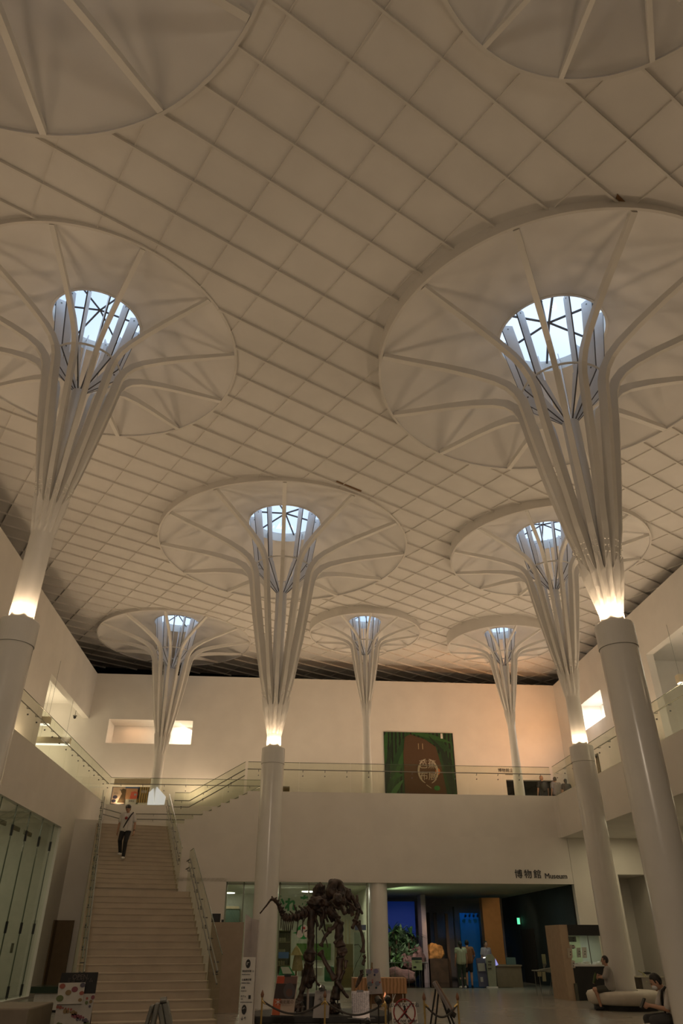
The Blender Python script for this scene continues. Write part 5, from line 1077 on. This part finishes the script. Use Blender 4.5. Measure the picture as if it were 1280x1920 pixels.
# white box table behind the column, ribbon
a, b = W(1196, 1833, y=29.5), W(1252, 1858, y=29.5)
t = thing('white_cabinet', 'low grey white cabinet behind the round bench, under a yellow ribbon', 'cabinet', ((a.x + b.x) / 2, 29.8, 0))
mk('body', box(B(), (a.x + .12, 29.5, 0), (b.x, 30.3, a.z)), cmat((.30, .27, .23)), t); mk('dark_side', box(B(), (a.x, 29.52, 0), (a.x + .12, 30.3, a.z)), cmat((.06, .045, .03)), t); mk('top', box(B(), (a.x - .02, 29.48, a.z), (b.x, 30.3, a.z + .03)), cmat((.42, .38, .30)), t)
p = W(1200, 1829, y=29.6); tag(mk('ribbon', tube(B(), [p + Vector((-.05, 0, .15)), p + Vector((.15, 0, .05)), p + Vector((.25, -.05, -.18)), p + Vector((.15, -.1, -.2)), p + Vector((.1, 0, .08))], .018, 6), cmat((.42, .40, .22))), 'looped pale yellow ribbon lying on the white cabinet', 'ribbon')
p = W(1208, 1828, y=29.7); tag(mk('dark_pouch', ball(B(), p + Vector((.1, 0, .06)), (.16, .08, .04), 12), 'black'), 'flat dark pouch on the white cabinet beside the ribbon', 'pouch')
# brown plates painting the dark inside small ceiling vents next to two canopies
for (px, py), lb in (((1165, 373), 'small brown triangular gap in the ceiling above the largest canopy'), ((655, 911), 'narrow brown slot in the ceiling above the central canopy')):
    p = W(px, py, z=14.2); z = CZ(p.x, p.y); p = W(px, py, z=z - .01); bm = B()
    if px > 1000: pts = [p - Vector((uh.x, uh.y, 0)) * .16 + Vector((nh.x, nh.y, 0)) * -.02, p + Vector((uh.x, uh.y, 0)) * .2, p + Vector((nh.x, nh.y, 0)) * .22]
    else: pts = [p - Vector((uh.x, uh.y, 0)) * .5, p + Vector((uh.x, uh.y, 0)) * .5, p + Vector((uh.x, uh.y, 0)) * .5 + Vector((nh.x, nh.y, 0)) * .16, p - Vector((uh.x, uh.y, 0)) * .5 + Vector((nh.x, nh.y, 0)) * .16]
    poly3(bm, [(q.x, q.y, CZ(q.x, q.y) - .02) for q in pts], .012); tag(mk('ceiling_vent', bm, cmat((.22, .12, .05))), lb, 'vent')

# ------------------------------------------------------------ people
def human(label, loc, yaw, J=None, scale=1.0, fine=True, shirt=None, trousers=None, shorts=False, shoes=None, hair='hair', hairlen=0, cap=None, mask=False, strap=None, bag=None, sleeve=.55, watch=False, torso_only=False, phone=False, glasses=False, shirt_print=False):
    """one continuous body (joined limbs, voxel skin) with clothing as children. Local frame: +y forward, +x the person's right"""
    D = dict(pel=(0, 0, .93), wai=(0, 0, 1.08), che=(0, .0, 1.30), nek=(0, -.01, 1.46), hed=(0, .02, 1.61),
             sR=(.19, -.01, 1.41), eR=(.25, -.03, 1.12), wR=(.26, .05, .88), sL=(-.19, -.01, 1.41), eL=(-.25, -.03, 1.12), wL=(-.26, .05, .88),
             hR=(.09, 0, .92), kR=(.10, .03, .50), aR=(.10, 0, .09), hL=(-.09, 0, .92), kL=(-.10, .03, .50), aL=(-.10, 0, .09), look=(0, 1, 0), fR=(.02, 1, 0), fL=(-.02, 1, 0))
    D.update(J or {}); c, s = math.cos(yaw), math.sin(yaw); loc = Vector(loc)
    def G(p): p = Vector(p) * scale; return Vector((p.x * c - p.y * s, p.x * s + p.y * c, p.z)) + loc
    def Gd(p): p = Vector(p); return Vector((p.x * c - p.y * s, p.x * s + p.y * c, p.z)).normalized()
    P = {k: (G(v) if k not in ('look', 'fR', 'fL') else Gd(v)) for k, v in D.items()}; k_ = scale
    t = thing('person', label, 'person', tuple(loc))
    vox = .009 if fine else .014
    RM_ = lambda v: [('REMESH', {'mode': 'VOXEL', 'voxel_size': v * k_, 'use_smooth_shade': True}), ('SMOOTH', {'factor': .5, 'iterations': 3})]
    bm = B(); r = lambda v: v * k_
    lk = P['look']; sd = lk.cross(Z).normalized(); up = sd.cross(lk).normalized(); h = P['hed']
    # torso, neck, head
    for sx in ('R', 'L'): caps(bm, P['h' + sx], P['che'].lerp(P['s' + sx], .45), r(.10), r(.105))
    caps(bm, P['pel'], P['che'], r(.12), r(.12)); caps(bm, P['sL'], P['sR'], r(.062), r(.062)); caps(bm, P['che'], P['nek'], r(.09), r(.05)); caps(bm, P['nek'], h - up * r(.05), r(.052), r(.05))
    m = Matrix((sd, lk, up)).transposed().to_4x4(); m.translation = h
    bmesh.ops.create_uvsphere(bm, u_segments=20, v_segments=14, radius=1, matrix=m @ Matrix.Diagonal((r(.076), r(.094), r(.115), 1)))
    caps(bm, h + lk * r(.045) - up * r(.06), h + lk * r(.062) - up * r(.085), r(.045), r(.03)); caps(bm, h + lk * r(.088) + up * r(.012), h + lk * r(.108) - up * r(.022), r(.010), r(.016), 8)
    for q in (-1, 1): caps(bm, h + sd * q * r(.076) + up * r(.02), h + sd * q * r(.080) - up * r(.02), r(.014), r(.012), 8)
    for sx in ('R', 'L'):
        caps(bm, P['s' + sx], P['e' + sx], r(.052), r(.040)); caps(bm, P['e' + sx], P['w' + sx], r(.040), r(.026))
        w = P['w' + sx]; d = (w - P['e' + sx]).normalized(); q = 1 if sx == 'R' else -1
        pn = Gd((-q, 0, 0)); pn = (pn - d * pn.dot(d)).normalized(); fw = pn.cross(d).normalized() * q          # pn palm normal (towards the body)
        if fw.dot(lk) < 0: fw = -fw
        pc = w + d * r(.05); 
        for o_ in (-.022, 0, .022): caps(bm, w + fw * r(o_ * .6), w + d * r(.085) + fw * r(o_ * 1.2), r(.017), r(.015), 8)
        for i_, o_ in enumerate((.033, .011, -.011, -.033)):
            L_ = (.066, .076, .070, .054)[i_]; b0 = w + d * r(.085) + fw * r(o_); b1 = b0 + (d * .9 + pn * .35).normalized() * r(L_ * .5); b2 = b1 + (d * .6 + pn * .8).normalized() * r(L_ * .5)
            caps(bm, b0, b1, r(.0095), r(.009), 7); caps(bm, b1, b2, r(.009), r(.008), 7)
        t0 = w + d * r(.03) + fw * r(.025); t1 = t0 + (d * .7 + fw * .7 + pn * .2).normalized() * r(.04); caps(bm, t0, t1, r(.012), r(.010), 7); caps(bm, t1, t1 + (d * .95 + pn * .3).normalized() * r(.028), r(.010), r(.009), 7)
        caps(bm, P['h' + sx], P['k' + sx], r(.088), r(.056)); mid = P['k' + sx].lerp(P['a' + sx], .3); bk = -P['f' + sx] * r(.018); caps(bm, P['k' + sx], mid + bk, r(.052), r(.055)); caps(bm, mid + bk, P['a' + sx], r(.055), r(.034))
        f = P['f' + sx]; caps(bm, P['a' + sx] - Z * r(.035) - f * r(.03), P['a' + sx] - Z * r(.055) + f * r(.13), r(.038), r(.028))
    mk('body', bm, 'skin', t, True, RM_(vox))
    # face
    for q in (-1, 1): mk('eye', ball(B(), h + lk * r(.086) + sd * q * r(.031) + up * r(.016), r(.010), 8), 'eye', t)
    mk('mouth', tube(B(), [h + lk * r(.094) - sd * r(.022) - up * r(.052), h + lk * r(.100) - up * r(.053), h + lk * r(.094) + sd * r(.022) - up * r(.052)], r(.004), 6), cmat((.25, .08, .06)), t)
    # hair
    bm = B()
    bmesh.ops.create_uvsphere(bm, u_segments=20, v_segments=14, radius=1, matrix=Matrix.Translation(-lk * r(.016) + up * r(.020)) @ m @ Matrix.Diagonal((r(.086), r(.098), r(.112), 1)))
    cut = [v for v in bm.verts if (v.co - h).dot(lk) > r(.045) and (v.co - h).dot(up) < r(.052)]
    for v in cut: v.co -= lk * r(.035)
    for q in (-1, 1): caps(bm, h + sd * q * r(.070) - lk * r(.03), h + sd * q * r(.062) - lk * r(.045) - up * r(.05), r(.022), r(.016), 8)
    if hairlen: caps(bm, h - lk * r(.055), h - lk * r(.07) - up * r(hairlen), r(.075), r(.045), 10)
    mk('hair', bm, hair if isinstance(hair, str) else hair, t, True, RM_(.010))
    if cap:
        bm = B(); bmesh.ops.create_uvsphere(bm, u_segments=20, v_segments=12, radius=1, matrix=Matrix.Translation(up * r(.045)) @ m @ Matrix.Diagonal((r(.094), r(.110), r(.090), 1))); caps(bm, h + up * r(.035) + lk * r(.06), h + up * r(.03) + lk * r(.125), r(.03), r(.02)); mk('cap', bm, cap, t, True, RM_(.010))
    if glasses:
        for q in (-1, 1): mk('dark_lens', ball(B(), h + lk * r(.092) + sd * q * r(.032) + up * r(.014), (r(.024), r(.012), r(.018)), 10), 'eye', t)
    if mask:
        bm = B(); bmesh.ops.create_uvsphere(bm, u_segments=16, v_segments=10, radius=1, matrix=Matrix.Translation(lk * r(.062) - up * r(.045)) @ m @ Matrix.Diagonal((r(.060), r(.058), r(.050), 1))); mk('face_mask', bm, cmat((.62, .62, .62)), t, True)
    # shirt
    bm = B(); e = .016
    for sx in ('R', 'L'):
        caps(bm, P['h' + sx].lerp(P['che'], .08) if not torso_only else P['h' + sx], P['che'].lerp(P['s' + sx], .5), r(.118 + e), r(.108 + e)); el = P['s' + sx].lerp(P['e' + sx], sleeve * 1.15); caps(bm, P['s' + sx], el, r(.062 + e), r(.062 + e * .8))
    caps(bm, P['pel'].lerp(P['che'], .12), P['che'], r(.135 + e), r(.125 + e)); caps(bm, P['sL'], P['sR'], r(.064 + e), r(.064 + e)); caps(bm, P['che'], P['nek'] - Z * r(.02), r(.11), r(.062))
    top = mk('shirt', bm, shirt, t, True, RM_(.014))
    # trousers or shorts
    bm = B(); caps(bm, P['hL'], P['hR'], r(.112), r(.112)); caps(bm, P['pel'], P['pel'].lerp(P['che'], .2), r(.118), r(.12))
    for sx in ('R', 'L'):
        if shorts: caps(bm, P['h' + sx], P['h' + sx].lerp(P['k' + sx], .72), r(.108), r(.088))
        else: caps(bm, P['h' + sx], P['k' + sx], r(.104), r(.074)); caps(bm, P['k' + sx], P['k' + sx].lerp(P['a' + sx], .93), r(.074), r(.058))
    mk('shorts' if shorts else 'trousers', bm, trousers, t, True, RM_(.013))
    for sx in ('R', 'L'):
        f = P['f' + sx]; a_ = P['a' + sx]; bm = B(); caps(bm, a_ - Z * r(.03) - f * r(.03), a_ - Z * r(.05) + f * r(.14), r(.050), r(.036)); 
        for v in bm.verts: v.co.z = max(v.co.z, a_.z - r(.09))
        mk('shoe', bm, shoes or 'black', t, True)
    if strap:
        a_ = P['sL' if strap > 0 else 'sR']; b_ = P['hR' if strap > 0 else 'hL']; bm = B(); pts = []
        for k in range(9):
            f = k / 8; o_ = Gd((0, 1, 0)); pts.append(a_.lerp(b_, f) + o_ * r(.10 + .06 * math.sin(PI * f)) * (1 if 0 < k < 8 else .5) + Z * r(.07 * (1 - f)))
        tube(bm, pts, r(.022), 6); mk('bag_strap', bm, 'black', t)
    if shirt_print: mk('shirt_print', ball(B(), P['che'] + Gd((0, 1, 0)) * r(.145) - Z * r(.01), (r(.05), r(.02), r(.05)), 8), cmat((.28, .04, .03)), top)
    if bag: mk('backpack', ball(B(), P['che'] - Gd((0, 1, 0)) * r(.18) - Z * r(.10), (r(.15), r(.10), r(.20)), 14), bag, t, True)
    if watch: mk('wrist_watch', tube(B(), [P['wL'].lerp(P['eL'], .10), P['wL'].lerp(P['eL'], .2)], r(.034), 10), 'black', t)
    if phone: mk('phone', box(B(), (0, 0, 0), (.01, .01, .01)), 'black', t)
    return t, P
tee = cmat((.60, .57, .54), .85); blk = cmat((.012, .012, .014), .85)
# man walking down the stairs, towards the camera
kst = 10; foot = sp((kst + .55) * TRD, WID - .95); zf = LAND - (kst + 1) * RIS; foot2 = zf + RIS
man_f = W(217, 1617, z=zf)
human('person in white T-shirt, black trousers, black cap and crossbody strap walking down the stairs', (foot.x, foot.y, zf), PI - .12,
      J=dict(aL=(-.11, .20, .09), kL=(-.11, .20, .52), aR=(.12, -.13, .09 + RIS), kR=(.11, .12, .60), eR=(.27, -.04, 1.12), wR=(.28, .0, .88), eL=(-.28, -.02, 1.12), wL=(-.30, .04, .88), hed=(.02, .03, 1.61)),
      scale=1.0, shirt=tee, trousers=blk, shoes=cmat((.55, .54, .52)), cap='black', glasses=True, strap=1, watch=True, shirt_print=True)
# seated man on the ring bench, arms folded, looking away to the left
cx_, cy_ = 9.50, 22.62; sx_, sy_ = cx_ - .52, cy_ - .46
human('person in grey shirt and dark shorts sitting on the round bench with folded arms', (sx_, sy_, 0), math.radians(68),
      J=dict(pel=(0, 0, .53), wai=(0, .02, .68), che=(0, -.0, .90), nek=(0, .01, 1.07), hed=(0, .04, 1.22), sR=(.19, 0, 1.01), sL=(-.19, 0, 1.01), eR=(.25, .12, .80), wR=(.06, .26, .84), eL=(-.25, .12, .80), wL=(-.04, .29, .80),
             hR=(.10, .02, .52), hL=(-.10, .02, .52), kR=(.14, .46, .50), kL=(-.12, .44, .50), aR=(.12, .36, .09), aL=(-.10, .34, .09), look=(-.1, 1, .0)), scale=.92, shirt=cmat((.30, .28, .26), .9), trousers=cmat((.055, .055, .045), .9), shorts=True, shoes=blk, strap=None, sleeve=.8)
p = Vector((sx_, sy_, 0)); tag(mk('green_bottle', tube(B(), [(sx_ - .42, sy_ + .06, .60), (sx_ - .34, sy_ + .08, .78), (sx_ - .32, sy_ + .08, .84)], [.035, .035, .015], 12), cmat((.05, .08, .02), .2)), 'green bottle held upright on the lap of the seated man', 'bottle')
# man with mask at the lower right, head bowed over his phone
q = W(1243, 1838, y=13.3); xm = q.x; ym = 13.3; s0 = q.z - 1.26
sd_ = thing('ring_bench', 'round pale bench around the largest column, mostly below the frame', 'bench', (6.43, 12.69, 0))
mk('seat', lathe(B(), [(.40, .12), (.88, .12), (.95, .17), (.98, .34), (.93, .41), (.85, .43), (.40, .43)], (6.43, 12.69), 48), cmat((.55, .50, .42), .45), sd_, True); mk('plinth', lathe(B(), [(.42, 0), (.82, 0), (.82, .12), (.42, .12)], (6.43, 12.69), 40), 'black', sd_)
th_, TP = human('person in white shirt and face mask sitting bowed over a phone, lower right corner', (xm + .12, ym, 0), math.radians(80),
      J=dict(pel=(0, 0, .53), wai=(0, .03, .64), che=(0, .08, .80), nek=(0, .16, .94), hed=(0, .25, 1.03), sR=(.19, .10, .90), sL=(-.19, .10, .90), eR=(.24, .22, .66), wR=(.08, .44, .70), eL=(-.24, .20, .66), wL=(-.07, .44, .70),
             hR=(.10, .02, .52), hL=(-.10, .02, .52), kR=(.16, .46, .50), kL=(-.14, .44, .50), aR=(.15, .40, .09), aL=(-.12, .38, .09), look=(0, .85, -.5)), scale=.95, shirt=cmat((.50, .47, .44), .9), trousers=cmat((.05, .05, .05), .9), shoes=blk, mask=True, strap=1, sleeve=.7)
ph = (TP['wR'] + TP['wL']) / 2 + Vector((-.09, .0, .03)); tag(mk('phone', box(B(), (-.01, -.04, -.075), (.01, .04, .075), Matrix.Rotation(.6, 3, 'Y')), 'black', origin=(0, 0, 0)), 'dark phone held in both hands by the masked man', 'phone').location = ph
# visitors at the reception
human('long haired person in a pale top and dark green trousers at the reception', (W(868, 1851, y=33.0).x, 33.0, 0), .1, scale=.93, fine=False, shirt=cmat((.34, .38, .26), .9), trousers=cmat((.03, .05, .035), .9), hairlen=.16, shoes=tee, sleeve=.3)
human('person in orange brown shirt and black shorts left of the info board', (W(881, 1850, y=33.4).x, 33.4, 0), -.3, scale=.95, fine=False, shirt=cmat((.20, .09, .04), .9), trousers=blk, shorts=True, shoes=blk, J=dict(eR=(.28, .10, 1.15), wR=(.22, .30, 1.05)))
human('person with tied dark hair in a pale blouse standing behind the pale standee', (W(917, 1851, y=34.0).x, 34.0, 0), PI + .4, scale=.93, fine=False, shirt=cmat((.30, .27, .30), .9), trousers=blk, shoes=blk)
# visitors upstairs on the right
def up(px, py_head, y, label, sc_, **k):
    x = W(px, py_head, y=y).x; return human(label, (x, y, F2), k.pop('yaw', .1), scale=sc_, fine=False, **k)
up(1016, 1470, 35.7, 'bald person in black T-shirt with a backpack on the upper gallery, leftmost of three', 1.05, shirt=blk, trousers=blk, hair=MT['skin'], bag=cmat((.03, .03, .03)))
up(1041, 1470, 35.5, 'person in grey shirt with a dark strap on the upper gallery, middle of three', 1.0, shirt=cmat((.22, .20, .18), .9), trousers=blk, strap=1)
up(1061, 1474, 35.2, 'dark haired person on the upper gallery, rightmost, mostly behind the parapet', .92, shirt=blk, trousers=blk, hairlen=.12)
